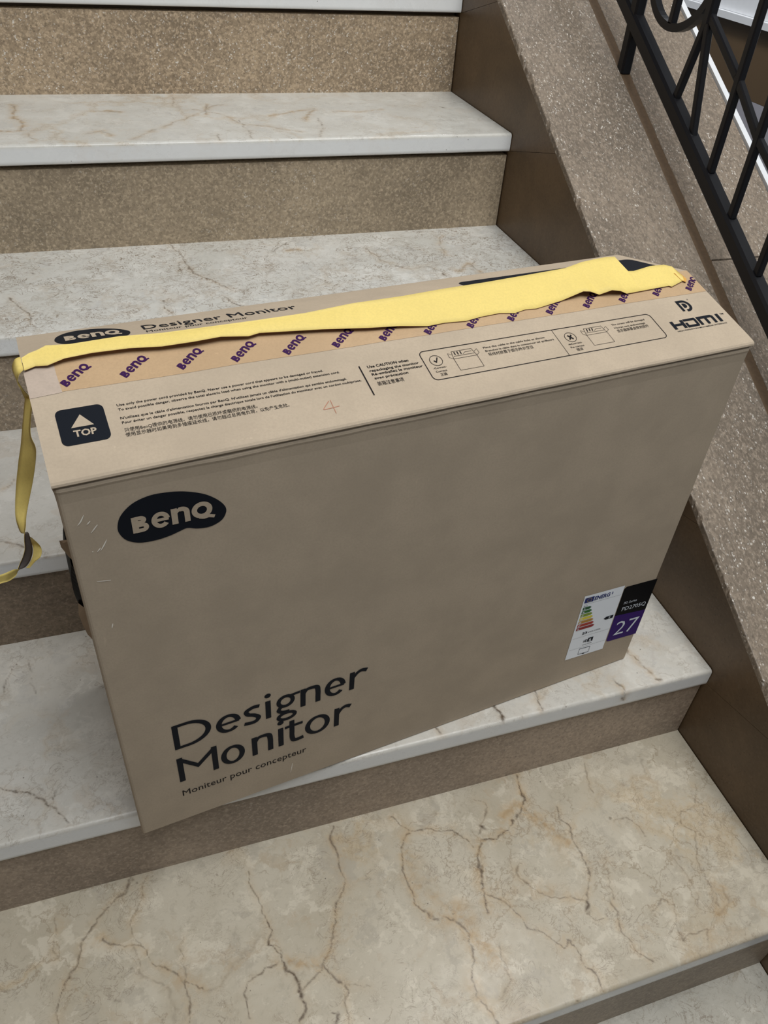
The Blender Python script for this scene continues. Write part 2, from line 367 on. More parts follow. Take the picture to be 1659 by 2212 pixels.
VEINS={1: [(1.3, 0.9, 0.7, [[-0.2832, -0.002], [-0.2914, -0.0273], [-0.2929, -0.0461], [-0.3138, -0.0626], [-0.334, -0.0786], [-0.3612, -0.0833], [-0.3839, -0.0827], [-0.3902, -0.0974], [-0.3949, -0.1163], [-0.4054, -0.1329], [-0.407, -0.1484], [-0.4086, -0.1636], [-0.4119, -0.175]]), (1, 0.7, 0.5, [[-0.4864, -0.0171], [-0.4742, -0.0421], [-0.4398, -0.0519], [-0.4115, -0.06], [-0.4027, -0.0731], [-0.3963, -0.0871]]), (1.2, 0.75, 0.7, [[-0.4753, -0.0453], [-0.4928, -0.0713], [-0.4976, -0.0997], [-0.4929, -0.1234], [-0.4945, -0.1416], [-0.4847, -0.1626], [-0.4564, -0.1724], [-0.4412, -0.1903], [-0.4477, -0.2058], [-0.4509, -0.2246], [-0.4574, -0.2365], [-0.4624, -0.2591], [-0.4589, -0.2758], [-0.4491, -0.2877], [-0.4478, -0.2982]]), (0.9, 0.6, 0.2, [[-0.3636, -0.0223], [-0.3502, -0.0336], [-0.3619, -0.0562], [-0.3797, -0.0727]]), (1.1, 0.75, 0.4, [[-0.2551, -0.0681], [-0.2553, -0.0829], [-0.249, -0.0993], [-0.2541, -0.1157], [-0.2513, -0.1375], [-0.2516, -0.1578], [-0.2596, -0.1753], [-0.2765, -0.1992]]), (2.2, 1.0, 0.3, [[-0.2765, -0.1992], [-0.2837, -0.2141]]), (0.8, 0.6, 0.2, [[-0.2837, -0.2141], [-0.2806, -0.222], [-0.2694, -0.2235]]), (1.0, 0.6, 0.5, [[-0.3443, -0.1309], [-0.3495, -0.1492], [-0.3399, -0.1648], [-0.3239, -0.1743], [-0.3088, -0.185], [-0.2777, -0.1982]]), (1.2, 0.8, 0.5, [[-0.4035, -0.1558], [-0.3806, -0.1718], [-0.3722, -0.1897], [-0.3669, -0.2063], [-0.3504, -0.22], [-0.3428, -0.231], [-0.3324, -0.2428], [-0.3227, -0.237], [-0.3181, -0.247], [-0.3161, -0.2675], [-0.3095, -0.2792], [-0.3072, -0.2895], [-0.311, -0.3045]]), (1.1, 0.65, 0.5, [[-0.2465, -0.2111], [-0.2484, -0.2321], [-0.2517, -0.2492], [-0.2447, -0.2659], [-0.245, -0.2773], [-0.2374, -0.2923]]), (0.9, 0.5, 0.3, [[-0.1763, -0.0156], [-0.1866, -0.0411], [-0.1893, -0.06]]), (0.9, 0.55, 0.15, [[-0.031, -0.0928], [-0.0549, -0.1212], [-0.0782, -0.1259], [-0.0871, -0.1419], [-0.0802, -0.1548], [-0.0873, -0.1707], [-0.097, -0.1957], [-0.1014, -0.218], [-0.1021, -0.2374], [-0.1108, -0.2571]]), (0.9, 0.55, 0.2, [[-0.1823, -0.1147], [-0.1622, -0.1131], [-0.1515, -0.1272], [-0.1494, -0.1422]]), (0.9, 0.55, 0.3, [[-0.1942, -0.2357], [-0.1792, -0.2292], [-0.1636, -0.2385], [-0.1806, -0.2611], [-0.1803, -0.2791], [-0.1605, -0.2761], [-0.144, -0.278], [-0.1515, -0.2935]]), (0.8, 0.5, 0.2, [[-0.1275, -0.1732], [-0.1282, -0.1969], [-0.127, -0.2171], [-0.1256, -0.2338], [-0.1381, -0.2491]]), (0.8, 0.5, 0.2, [[-0.2236, -0.1659], [-0.2337, -0.1893], [-0.2405, -0.2128]]), (0.9, 0.5, 0.3, [[-0.4109, -0.2167], [-0.4132, -0.2358], [-0.4166, -0.2568], [-0.4361, -0.2723]]), (3.5, 0.15, 0.9, [[-0.3316, -0.0575], [-0.3205, -0.0533], [-0.3044, -0.0466], [-0.2976, -0.0635], [-0.2797, -0.0869], [-0.2733, -0.1032], [-0.2622, -0.1239]]), (5, 0.1, 0.9, [[-0.4457, -0.162], [-0.4412, -0.1903], [-0.4307, -0.2108], [-0.4222, -0.2275]]), (4, 0.1, 0.6, [[-0.4828, -0.0571], [-0.4839, -0.1165], [-0.4658, -0.1469], [-0.4468, -0.1647]]), (3, 0.3, 0.7, [[-0.0904, -0.2343], [-0.0928, -0.2529], [-0.1194, -0.2639]]), (3, 0.15, 0.5, [[-0.3204, -0.1673], [-0.3006, -0.1827], [-0.3232, -0.1729]]), (2.6, 1.0, 0, [[-0.3746, -0.0649], [-0.3691, -0.0672]]), (1.6, 1.0, 0, [[-0.1848, -0.106], [-0.1834, -0.1075]]), (1.3, 1.0, 0, [[-0.3457, -0.3036], [-0.345, -0.3041]]), (2, 0.3, 0.0, [[-0.0846, -0.0328], [-0.0943, -0.0549]]), (1.2, 0.75, 0.35, [[-0.8426, -0.0042], [-0.8526, -0.0215], [-0.8675, -0.0323], [-0.8877, -0.0441], [-0.9007, -0.0604], [-0.9079, -0.0723], [-0.9151, -0.0892], [-0.9245, -0.0971], [-0.9313, -0.1134], [-0.9329, -0.1332], [-0.9362, -0.1502]]), (1, 0.7, 0.5, [[-0.8836, -0.0711], [-0.8625, -0.0829], [-0.8439, -0.0898], [-0.8291, -0.108], [-0.8144, -0.1246], [-0.7927, -0.1484], [-0.7733, -0.1646]]), (0.9, 0.5, 0.4, [[-0.8268, -0.0073], [-0.8304, -0.0311], [-0.8437, -0.0541], [-0.8442, -0.0771], [-0.8413, -0.092]]), (1.0, 0.6, 0.35, [[-0.6955, -0.0358], [-0.6957, -0.0611], [-0.6877, -0.0819], [-0.6897, -0.0994], [-0.6847, -0.1184], [-0.6902, -0.1311], [-0.679, -0.1401], [-0.6762, -0.1603]]), (1.5, 1.0, 0.3, [[-0.688, -0.1058], [-0.6847, -0.1184], [-0.6902, -0.1311], [-0.6837, -0.1415], [-0.6762, -0.1603], [-0.6745, -0.1717], [-0.664, -0.1882], [-0.6622, -0.2044], [-0.6625, -0.2171], [-0.6733, -0.2276]]), (1.1, 0.75, 0.5, [[-0.5727, -0.0104], [-0.5783, -0.0432], [-0.5811, -0.0882], [-0.5934, -0.1096], [-0.6067, -0.1414], [-0.6159, -0.1588], [-0.6316, -0.1736], [-0.6235, -0.1869], [-0.6101, -0.2017], [-0.6049, -0.2138]]), (2.5, 0.2, 0.9, [[-0.6829, -0.1583], [-0.6566, -0.1689], [-0.6319, -0.1749], [-0.62, -0.1632]]), (1, 0.8, 0.2, [[-0.6835, -0.1609], [-0.707, -0.1647], [-0.7208, -0.1712], [-0.727, -0.1823], [-0.7276, -0.2075]]), (1, 0.7, 0.3, [[-0.6316, -0.1736], [-0.6468, -0.188], [-0.6599, -0.1947]]), (1.2, 0.8, 0.4, [[-0.79, -0.1479], [-0.7932, -0.1727], [-0.7983, -0.1918]]), (2.5, 0.2, 0.2, [[-0.6982, -0.1202], [-0.725, -0.1403], [-0.7506, -0.1596], [-0.7738, -0.1683]]), (0.9, 0.5, 0.3, [[-0.7893, -0.099], [-0.79, -0.1265], [-0.79, -0.1479]]), (1, 0.6, 0.4, [[-0.6049, -0.2138], [-0.6149, -0.2289], [-0.6185, -0.2461]]), (0.8, 0.5, 0.2, [[-0.6035, -0.2089], [-0.5817, -0.2141]]), (1.3, 0.9, 0.1, [[-0.6332, -0.2335], [-0.6267, -0.2304], [-0.6314, -0.2422]]), (1.8, 0.8, 0, [[-0.8721, -0.1465], [-0.8691, -0.1486]]), (2, 1.0, 0, [[-0.8425, -0.0036], [-0.8415, -0.0049]]), (1.5, 1.0, 0, [[-0.8359, -0.0084], [-0.8351, -0.0092]]), (1, 0.45, 0.4, [[-0.9352, -0.0272], [-0.9369, -0.0525], [-0.9346, -0.078]]), (2.5, 0.2, 0.9, [[-0.8863, -0.0703], [-0.8783, -0.0741]]), (3, 0.25, 0.1, [[-0.8094, -0.1525], [-0.8121, -0.1876]]), (1, 0.3, 0.2, [[-0.8493, -0.0896], [-0.8438, -0.1212], [-0.8091, -0.15]])], 2: [(2.2, 1.0, 0.3, [[-0.3398, 0.0244], [-0.3383, 0.0122], [-0.3399, -0.0029]]), (1.2, 0.8, 0.5, [[-0.2747, 0.0269], [-0.2772, 0.0074], [-0.2799, -0.0038]]), (1.2, 0.8, 0.4, [[-0.4275, 0.0116], [-0.4266, 0.002]]), (1.4, 0.6, 0.7, [[-0.1514, 0.0145], [-0.1448, 0.0001], [-0.148, -0.0237]]), (2, 0.9, 0.3, [[-0.1523, -0.0185], [-0.1475, -0.0259]]), (1.1, 0.6, 0.6, [[-0.1119, 0.0612], [-0.0995, 0.0489], [-0.0969, 0.0215], [-0.0882, 0.0044]]), (2, 0.9, 0.2, [[-0.0887, 0.0036], [-0.0838, 0.0015]]), (1, 0.8, 0.2, [[-0.9684, 0.069], [-0.9528, 0.0636], [-0.9372, 0.0554], [-0.9191, 0.0378], [-0.9038, 0.0182], [-0.8914, -0.0018]]), (1, 0.6, 0.2, [[-0.9073, 0.047], [-0.9087, 0.0349]]), (1.1, 0.7, 0.1, [[-0.9573, 0.2604], [-0.9616, 0.2437], [-0.9675, 0.2301], [-0.9702, 0.2138]]), (1, 0.5, 0.1, [[-0.9379, 0.2575], [-0.9345, 0.2343], [-0.9312, 0.2139], [-0.9327, 0.2011]])], 3: [(1.1, 0.8, 0.2, [[-0.9415, 0.3366], [-0.9321, 0.3267], [-0.9182, 0.3208], [-0.9126, 0.312]]), (1.0, 0.6, 0.4, [[-0.9292, 0.4689], [-0.9338, 0.4521], [-0.9403, 0.4478]])], 4: [(1.1, 0.7, 0.2, [[-0.6452, 0.8879], [-0.6322, 0.8572], [-0.6292, 0.8152], [-0.6211, 0.774], [-0.604, 0.7454], [-0.5821, 0.7167]]), (1.1, 0.6, 0.3, [[-0.2973, 0.8199], [-0.2856, 0.7601], [-0.2455, 0.7189], [-0.2089, 0.7197], [-0.1901, 0.6893]]), (3, 0.3, 0.7, [[-0.1622, 0.6983], [-0.1311, 0.7211], [-0.1245, 0.6852]]), (1.2, 0.8, 0.1, [[-0.4728, 0.8324], [-0.4368, 0.8636], [-0.4132, 0.8752]]), (0.9, 0.4, 0.1, [[-0.4812, 0.8337], [-0.4841, 0.7782], [-0.5, 0.728]]), (2, 0.5, 0.8, [[-0.4403, 0.8346], [-0.4237, 0.8306]]), (1, 0.6, 0.1, [[-0.6403, 0.7902], [-0.6382, 0.7639]]), (1, 0.5, 0.5, [[-0.1344, 0.8575], [-0.1547, 0.8133], [-0.1531, 0.7679]]), (1.5, 0.9, 0.1, [[-0.1958, 0.6903], [-0.1941, 0.6793]]), (2, 1, 0, [[-0.8688, 0.801], [-0.8668, 0.7995]]), (1.2, 0.75, 0.3, [[-0.9043, 0.7168], [-0.8903, 0.6819], [-0.8746, 0.658], [-0.8722, 0.6321]]), (1.2, 0.75, 0.3, [[-0.6258, 0.8018], [-0.618, 0.7618], [-0.5979, 0.7397], [-0.5799, 0.7061], [-0.5679, 0.6861]]), (1.2, 0.75, 0.3, [[-0.584, 0.6656], [-0.5732, 0.641], [-0.5602, 0.6303]]), (1.2, 0.75, 0.3, [[-0.6765, 0.6707], [-0.6771, 0.6432], [-0.6725, 0.6209]]), (1.2, 0.75, 0.3, [[-0.6353, 0.8099], [-0.645, 0.7726]])], 5: [(1.1, 0.55, 0.5, [[-0.6521, 0.9416], [-0.6283, 0.9683], [-0.5969, 1.0057], [-0.5439, 1.0653], [-0.5127, 1.0423], [-0.4892, 0.979], [-0.4367, 0.9557], [-0.3924, 0.9233]]), (1.1, 0.55, 0.5, [[-0.5653, 1.0771], [-0.541, 1.0651], [-0.5275, 1.0974], [-0.5021, 1.1076]]), (2, 0.5, 0.7, [[-0.5346, 1.1089], [-0.5413, 1.0438]]), (1.8, 0.5, 0.9, [[-0.8709, 1.1229], [-0.8665, 1.041], [-0.8536, 1.0208], [-0.8551, 0.9649], [-0.8865, 0.9635]]), (1.1, 0.55, 0.5, [[-0.8428, 0.9461], [-0.8376, 0.9022]]), (1, 0.7, 0.2, [[-0.5427, 0.9245], [-0.5431, 0.8878]]), (1, 0.6, 0.2, [[-0.3685, 0.8929], [-0.3445, 0.97], [-0.341, 1.0117]]), (1.6, 0.4, 0.8, [[-0.4276, 1.0271], [-0.3727, 1.0569], [-0.3335, 1.0775], [-0.3699, 0.9922]]), (2, 0.25, 0.6, [[-0.299, 1.0533], [-0.2489, 1.0509], [-0.2008, 1.06]]), (1, 0.4, 0.4, [[-0.6865, 0.899], [-0.67, 0.9155], [-0.623, 0.968]]), (2, 0.3, 0.7, [[-0.7544, 0.9397], [-0.7284, 0.9562], [-0.7148, 0.9278]]), (2, 0.4, 0.8, [[-0.733, 1.0745], [-0.7112, 1.0776], [-0.6899, 1.0682]]), (1, 0.5, 0.4, [[-0.5879, 1.1804], [-0.5929, 1.1114]]), (1, 0.5, 0.2, [[-0.4894, 1.0096], [-0.4852, 0.9395], [-0.4885, 0.8927]]), (2, 0.8, 0, [[-0.0738, 1.0777], [-0.0664, 1.0702]]), (2, 0.9, 0, [[-0.1176, 1.1714], [-0.1157, 1.1688]])]}
STRIP_UP=[[-2.0, 109.9, 38.7], [-0.5, 117.0, 40.9], [6.2, 121.2, 42.1], [12.9, 123.5, 42.7], [20.6, 127.3, 43.7], [31.7, 126.0, 43.2], [38.8, 125.2, 42.9], [79.0, 126.6, 42.8], [114.1, 124.1, 41.6], [149.4, 124.0, 41.2], [199.8, 124.1, 40.6], [245.7, 125.0, 40.3], [293.9, 129.3, 40.9], [348.2, 130.3, 40.5], [395.7, 133.0, 40.6], [443.2, 134.4, 40.4], [497.9, 137.4, 40.4], [546.2, 140.2, 40.5], [572.0, 146.2, 41.7], [608.6, 149.3, 41.9], [623.3, 148.2, 41.4], [621.1, 143.3, 40.2], [612.1, 123.1, 35.4], [626.8, 122.3, 35.0], [653.5, 126.7, 35.8], [671.9, 125.7, 35.3], [680.1, 121.5, 34.2], [676.7, 113.1, 32.2], [679.0, 107.0, 30.7], [679.4, 98.1, 28.6]]
STRIP_LO=[[-0.4, 105.5, 35.3], [8.5, 109.1, 36.3], [17.9, 107.1, 36.6], [31.5, 109.5, 39.2], [53.6, 111.3, 39.5], [83.0, 110.8, 39.0], [109.9, 107.7, 37.8], [136.6, 106.7, 38.3], [161.0, 108.1, 38.4], [185.4, 106.5, 35.7], [195.8, 108.5, 36.2], [252.9, 102.3, 33.8], [296.8, 95.8, 31.6], [328.4, 93.5, 29.7], [356.8, 90.6, 26.6], [375.7, 92.1, 26.4], [398.9, 90.3, 25.7], [417.6, 92.8, 26.2], [439.0, 93.9, 26.3], [455.2, 90.9, 25.3], [468.8, 93.5, 25.9], [482.3, 92.7, 25.5], [516.1, 97.7, 27.0], [542.8, 98.9, 33.1], [549.5, 96.0, 33.3], [563.6, 97.1, 27.4], [577.1, 94.6, 31.7], [587.3, 93.0, 30.2], [598.1, 93.8, 25.3], [657.9, 96.1, 25.3], [660.3, 94.1, 24.8], [683.0, 101.1, 26.3]]
RIBBON=[[-5.0, 118.0, 523.1, 1.2, 110.0, 525.7], [-5.6, 115.0, 521.9, -0.5, 105.0, 523.7], [-12.6, 110.0, 500.3, -7.2, 95.0, 503.7], [-17.8, 110.0, 482.0, -6.2, 90.0, 492.2], [-22.2, 110.0, 468.8, -7.9, 90.0, 482.1], [-25.9, 110.0, 456.7, -11.7, 95.0, 465.8], [-30.1, 110.0, 442.4, -16.7, 100.0, 447.8], [-34.8, 105.0, 426.5, -24.6, 100.0, 426.4], [-37.2, 100.0, 416.1, -28.6, 95.0, 417.5], [-37.1, 95.0, 408.1, -30.5, 85.0, 415.4], [-35.6, 90.0, 405.2, -32.1, 75.0, 416.7], [-30.3, 85.0, 408.8, -32.3, 70.0, 419.9], [-29.8, 85.0, 400.3, -34.0, 70.0, 411.8], [-30.5, 85.0, 387.6, -35.4, 70.0, 403.4], [-33.8, 80.0, 381.6, -38.7, 70.0, 395.1], [-38.9, 75.0, 378.7, -43.0, 70.0, 387.5], [-43.5, 70.0, 381.4, -45.8, 65.0, 385.6], [-46.9, 60.0, 391.7, -48.1, 60.0, 384.2], [-50.7, 55.0, 395.4, -53.8, 55.0, 384.7], [-57.9, 50.0, 398.2, -59.3, 50.0, 388.6], [-71.7, 40.0, 407.0, -74.2, 45.0, 392.1]]
CURL=[[-31.4, 100.0, 392.1, -29.0, 100.0, 388.5], [-31.0, 105.0, 379.6, -25.2, 100.0, 379.7], [-31.0, 100.0, 374.6, -24.1, 100.0, 372.9], [-33.3, 95.0, 370.4, -26.4, 95.0, 368.6], [-36.8, 90.0, 367.8, -31.8, 90.0, 368.5], [-40.5, 85.0, 367.8, -37.6, 85.0, 366.7]]
OVAL=[[39.1, 463.4], [42.8, 474.0], [52.7, 483.5], [66.2, 488.1], [80.7, 487.8], [95.2, 484.7], [109.7, 478.2], [119.9, 470.0], [126.4, 461.1], [127.5, 453.7], [123.0, 445.7], [113.1, 441.5], [102.1, 442.6], [93.8, 445.8], [86.6, 444.1], [78.7, 441.9], [67.8, 440.6], [54.4, 441.8], [44.8, 447.2], [40.0, 455.2]]
SCUFF=[[[10.2, 473.9], [13.2, 477.4], [16.5, 483.3]], [[17.1, 472.9], [20.0, 475.8]], [[18.7, 463.6], [24.7, 470.6]], [[16.3, 444.0], [17.2, 444.2]], [[22.7, 443.0], [25.9, 447.7], [29.2, 453.5]], [[20.2, 442.7], [23.2, 446.3]], [[14.6, 410.7], [25.7, 408.5]], [[17.9, 351.3], [19.5, 356.9]], [[180.4, 19.5], [183.0, 38.2]]]

# ------------------------------------------------------------------ staircase
GOING, OVER, SLAB = 0.2981, 0.0067, 0.0310
YR = {0: -0.5963, 1: -0.2981, 2: -0.0014, 3: 0.2987, 4: 0.5977, 5: 0.8917, 6: 1.1938, 7: 1.4907}   # riser face under tread k
ZT = {0: -0.1628, 1: 0.0, 2: 0.1572, 3: 0.3150, 4: 0.4761, 5: 0.6503, 6: 0.8272, 7: 0.9767}        # top of tread k
for k in (8, 9, 10):
    YR[k], ZT[k] = YR[k - 1] + GOING, ZT[k - 1] + .1628
for k in (-1, -2):
    YR[k], ZT[k] = YR[k + 1] - GOING, ZT[k + 1] - .1628
XL = -1.26
SLOPE, SEDGE = 0.1680 / 0.2981, 0.2713          # stringer edge: z = SEDGE + SLOPE * y


class Lattice:
    def __init__(self, seed):
        self.g = np.random.RandomState(seed % 1000).rand(64, 64)

    def __call__(self, x, y):
        xi, yi = np.floor(x).astype(int), np.floor(y).astype(int)
        fx, fy = x - xi, y - yi
        fx, fy = fx * fx * (3 - 2 * fx), fy * fy * (3 - 2 * fy)
        g = self.g
        a, b = g[xi % 64, yi % 64], g[(xi + 1) % 64, yi % 64]
        c, d = g[xi % 64, (yi + 1) % 64], g[(xi + 1) % 64, (yi + 1) % 64]
        return (a * (1 - fx) + b * fx) * (1 - fy) + (c * (1 - fx) + d * fx) * fy - .5


def fbm(seed, x, y, f):
    l = Lattice(seed)
    return l(x * f, y * f) + .5 * l(x * f * 2.1 + 9, y * f * 2.1) + .25 * l(x * f * 4.3, y * f * 4.3 + 5)


def make_tread(k, step, mat, parent):
    z, y0, y1 = ZT[k], YR[k] - OVER, YR[k + 1] + .012
    r = .0055
    rows = [(y, z) for y in np.arange(y1, y0 + r, -step)]
    rows += [(y0 + r - r * math.sin(a), z - r + r * math.cos(a)) for a in np.linspace(0, math.pi / 2, 6)]
    rows += [(y0, z - r - (SLAB - r - .002) * t) for t in np.linspace(.15, 1, 6)]
    rows += [(y0 + .0015, z - SLAB), (y1, z - SLAB)]
    rows = np.array(rows)
    xs = np.arange(XL, -.0012, step)
    xs = np.append(xs, -.0012)
    nx, nr = len(xs), len(rows)
    X = np.repeat(xs[None, :], nr, 0)
    Yv = np.repeat(rows[:, :1], nx, 1)
    Zv = np.repeat(rows[:, 1:], nx, 1)
    # soften the free end of the nosing a little
    co = np.stack([X, Yv, Zv], -1).reshape(-1, 3).astype(np.float32)
    i = np.arange(nr - 1)[:, None] * nx + np.arange(nx - 1)[None, :]
    q = np.stack([i, i + nx, i + nx + 1, i + 1], -1).reshape(-1, 4)
    me = bpy.data.meshes.new('tread')
    me.vertices.add(len(co)); me.vertices.foreach_set('co', co.ravel())
    me.loops.add(q.size); me.loops.foreach_set('vertex_index', q.ravel().astype(np.int32))
    me.polygons.add(len(q)); me.polygons.foreach_set('loop_start', np.arange(0, q.size, 4, dtype=np.int32))
    me.polygons.foreach_set('use_smooth', np.ones(len(q), bool))
    me.update(calc_edges=True)
    # traced veins
    px, py = co[:, 0].astype(float), co[:, 1].astype(float)
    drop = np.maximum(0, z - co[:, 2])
    py = py - drop
    jx = fbm(k * 7 + 1, px, py, 45) * .0075 + fbm(k * 7 + 4, px, py, 210) * .0022
    jy = fbm(k * 7 + 2, px, py, 45) * .0075 + fbm(k * 7 + 5, px, py, 210) * .0022
    sx, sy = px + jx, py + jy
    wv = 1 + 1.1 * fbm(k * 7 + 3, px, py, 60)
    vein = np.zeros(len(co)); och = np.zeros(len(co))
    for w, s, oc, pts in VEINS.get(k, []):
        w = w * .00088
        pts = np.array(pts)
        halo = max(.007, 3.2 * w)
        mask = (px > pts[:, 0].min() - .05) & (px < pts[:, 0].max() + .05) & (py > pts[:, 1].min() - .05) & (py < pts[:, 1].max() + .05)
        idx = np.nonzero(mask)[0]
        if not len(idx):
            continue
        d = np.full(len(idx), 9.)
        qx, qy = sx[idx], sy[idx]
        for a, b in zip(pts[:-1], pts[1:]):
            ab = b - a
            t = np.clip(((qx - a[0]) * ab[0] + (qy - a[1]) * ab[1]) / (ab @ ab + 1e-12), 0, 1)
            d = np.minimum(d, np.hypot(qx - a[0] - t * ab[0], qy - a[1] - t * ab[1]))
        ww = np.maximum(.00055, w * np.clip(wv[idx], .5, 1.6))
        vein[idx] = np.maximum(vein[idx], s * np.exp(-(d / ww) ** 2))
        och[idx] = np.maximum(och[idx], oc * np.exp(-(d / halo) ** 1.5))
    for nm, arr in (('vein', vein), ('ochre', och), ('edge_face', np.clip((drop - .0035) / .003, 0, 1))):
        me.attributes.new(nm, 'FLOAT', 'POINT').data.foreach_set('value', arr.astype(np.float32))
    me.materials.append(mat)
    o = bpy.data.objects.new('tread', me)
    COL.objects.link(o)
    o.parent = parent
    return o


stair = tag(empty('staircase'), 'stone staircase with cream veined marble treads and brown risers under the cardboard box', 'staircase')
cool1, cool2 = (.66, .63, .575), (.57, .54, .485)
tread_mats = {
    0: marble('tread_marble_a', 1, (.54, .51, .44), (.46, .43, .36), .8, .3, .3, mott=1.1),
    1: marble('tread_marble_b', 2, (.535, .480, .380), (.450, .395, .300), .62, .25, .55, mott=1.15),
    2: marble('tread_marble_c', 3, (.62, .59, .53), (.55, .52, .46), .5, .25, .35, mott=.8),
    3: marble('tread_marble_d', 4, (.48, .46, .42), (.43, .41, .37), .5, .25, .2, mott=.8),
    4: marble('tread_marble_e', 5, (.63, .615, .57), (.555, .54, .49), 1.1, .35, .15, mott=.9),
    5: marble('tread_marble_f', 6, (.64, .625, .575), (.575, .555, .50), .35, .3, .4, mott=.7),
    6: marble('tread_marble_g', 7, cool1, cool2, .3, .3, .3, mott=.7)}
STEPS = range(-2, 10)
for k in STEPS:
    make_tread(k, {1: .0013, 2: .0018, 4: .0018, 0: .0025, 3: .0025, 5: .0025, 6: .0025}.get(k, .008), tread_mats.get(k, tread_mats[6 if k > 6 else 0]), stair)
for k in list(STEPS)[1:]:
    # riser stops short under the slabs; slot added to deepen the shadow line
    gap = {6: .0085, 5: .0085, 4: .006}.get(k, .0025)
    zb, zt_ = ZT[k - 1] - .006, ZT[k] - SLAB - gap
    v, f = prism([(YR[k], zb), (YR[k] + .022, zb), (YR[k] + .022, zt_), (YR[k], zt_)], 'x', XL, -.0022)
    mesh_obj('riser', v, f, M['stone_riser'][min(max(k - 1, 0), 5)], stair)
# rough masonry that carries the slabs
mas = []
for k in list(STEPS)[1:]:
    mas += [(YR[k] + .023, ZT[k - 1] - .04), (YR[k] + .023, ZT[k] - SLAB - .0015)]
core = [(YR[-1] + .023, -1.0)] + mas + [(YR[10] + .02, ZT[9] - SLAB - .0015), (YR[10] + .02, .5)]
v, f = prism(core, 'x', XL, -.003)
recalc(mesh_obj('stair_core', v, f, M['wall_paint'], stair))

# ------------------------------------------------------------------ parapet beside the flight
wall = tag(empty('wall_right'), 'brown stone parapet beside the stairs with sloping speckled coping', kind='structure')
CW, CT = .384, .010


def sl(z):
    return (z - SEDGE) / SLOPE


def sz(y):
    return SEDGE + SLOPE * y


DV = CT * math.sqrt(1 + SLOPE ** 2)             # vertical depth of the coping
for k in range(-1, 8):
    def corner(j, g):
        z = (ZT[j] if 0 <= j <= 7 else (ZT[0] - .163 if j < 0 else ZT[7] + .163)) - SLAB + g
        y = (YR[j] if 0 <= j <= 7 else (YR[0] - .298 if j < 0 else YR[7] + .298)) - OVER
        ya = (z + .27 * y - SEDGE + DV) / (SLOPE + .27)          # joint leans back up to the coping
        return (y, z), (ya, z + .27 * (y - ya))
    n0, a0 = corner(k, .0003)
    n1_, a1 = corner(k + 1, -.0003)
    yb = n1_[0] + .04
    poly = [a0, n0, (yb, n0[1]), (yb, n1_[1]), n1_, a1]
    v, f = prism(poly, 'x', 0.0, .02)
    recalc(mesh_obj('panel', v, f, M['wall_stone'], wall))
YA, YB = -1.0, 2.3
# coping slabs in two rows either side of a mortar joint, left arris chipped
JA, JB = .186, .2045


def coping_slab(a, b, xa, xb, chips):
    ys = np.linspace(a, b, max(2, int((b - a) / .004)))
    if chips:
        chip = np.clip(fbm(31, ys, ys * 0 + .3, 14), 0, 1) * .0018 + np.clip(fbm(33, ys, ys * 0 + .7, 90) - .30, 0, 1) * .014
    else:
        chip = np.clip(fbm(35 + int(xa * 100), ys, ys * 0 + .7, 60), 0, 1) * .0012
    prof = [(xa, -DV), (xa, -.0020), (xa + .0005, -.0006), (xa + .0018, 0), (xb - .0012, 0), (xb, -.0012), (xb, -DV)]
    v, f = [], []
    for y, c in zip(ys, chip):
        for j, (x, dz) in enumerate(prof):
            cx_ = c if j in (1, 2, 3) else (-.5 * c if j in (4, 5) and not chips else 0)
            v.append((x + cx_, y, sz(y) + dz - (c * .6 if j in (1, 2) else 0)))
    n = len(prof)
    for i in range(len(ys) - 1):
        for j in range(n):
            f.append((i * n + j, i * n + (j + 1) % n, (i + 1) * n + (j + 1) % n, (i + 1) * n + j))
    f += [tuple(range(n)), tuple(range((len(ys) - 1) * n, len(ys) * n))[::-1]]
    recalc(mesh_obj('coping', v, f, M['coping_stone'], wall))


for a, b in ((-1.0, -.36), (-.3592, 1.0196), (1.0204, 2.3)):
    coping_slab(a, b, 0.0, JA, True)
for a, b in ((-1.0, -.30), (-.298, .4985), (.5015, 1.30), (1.302, 2.3)):
    coping_slab(a, b, JB, CW, False)
v, f = prism([(YA, sz(YA) - DV), (YB, sz(YB) - DV), (YB, sz(YB) - .0010), (YA, sz(YA) - .0010)], 'x', JA - .002, JB + .002)
recalc(mesh_obj('mortar_joint', v, f, M['mortar'], wall))
v, f = prism([(YA, sz(YA) - DV - .9), (YB, sz(YB) - DV - .9), (YB, sz(YB) - DV - .001), (YA, sz(YA) - DV - .001)], 'x', .0205, CW - .002)
recalc(mesh_obj('core', v, f, M['wall_stone'], wall))
# white painted fascia on the well side
v, f = prism([(YA, sz(YA) - .30), (YB, sz(YB) - .30), (YB, sz(YB) + .004), (YA, sz(YA) + .004)], 'x', CW + .0016, CW + .013)
tr = recalc(mesh_obj('trim_1', v, f, M['white_paint']))
tag(tr, 'white painted strip along the outer edge of the parapet', kind='structure')

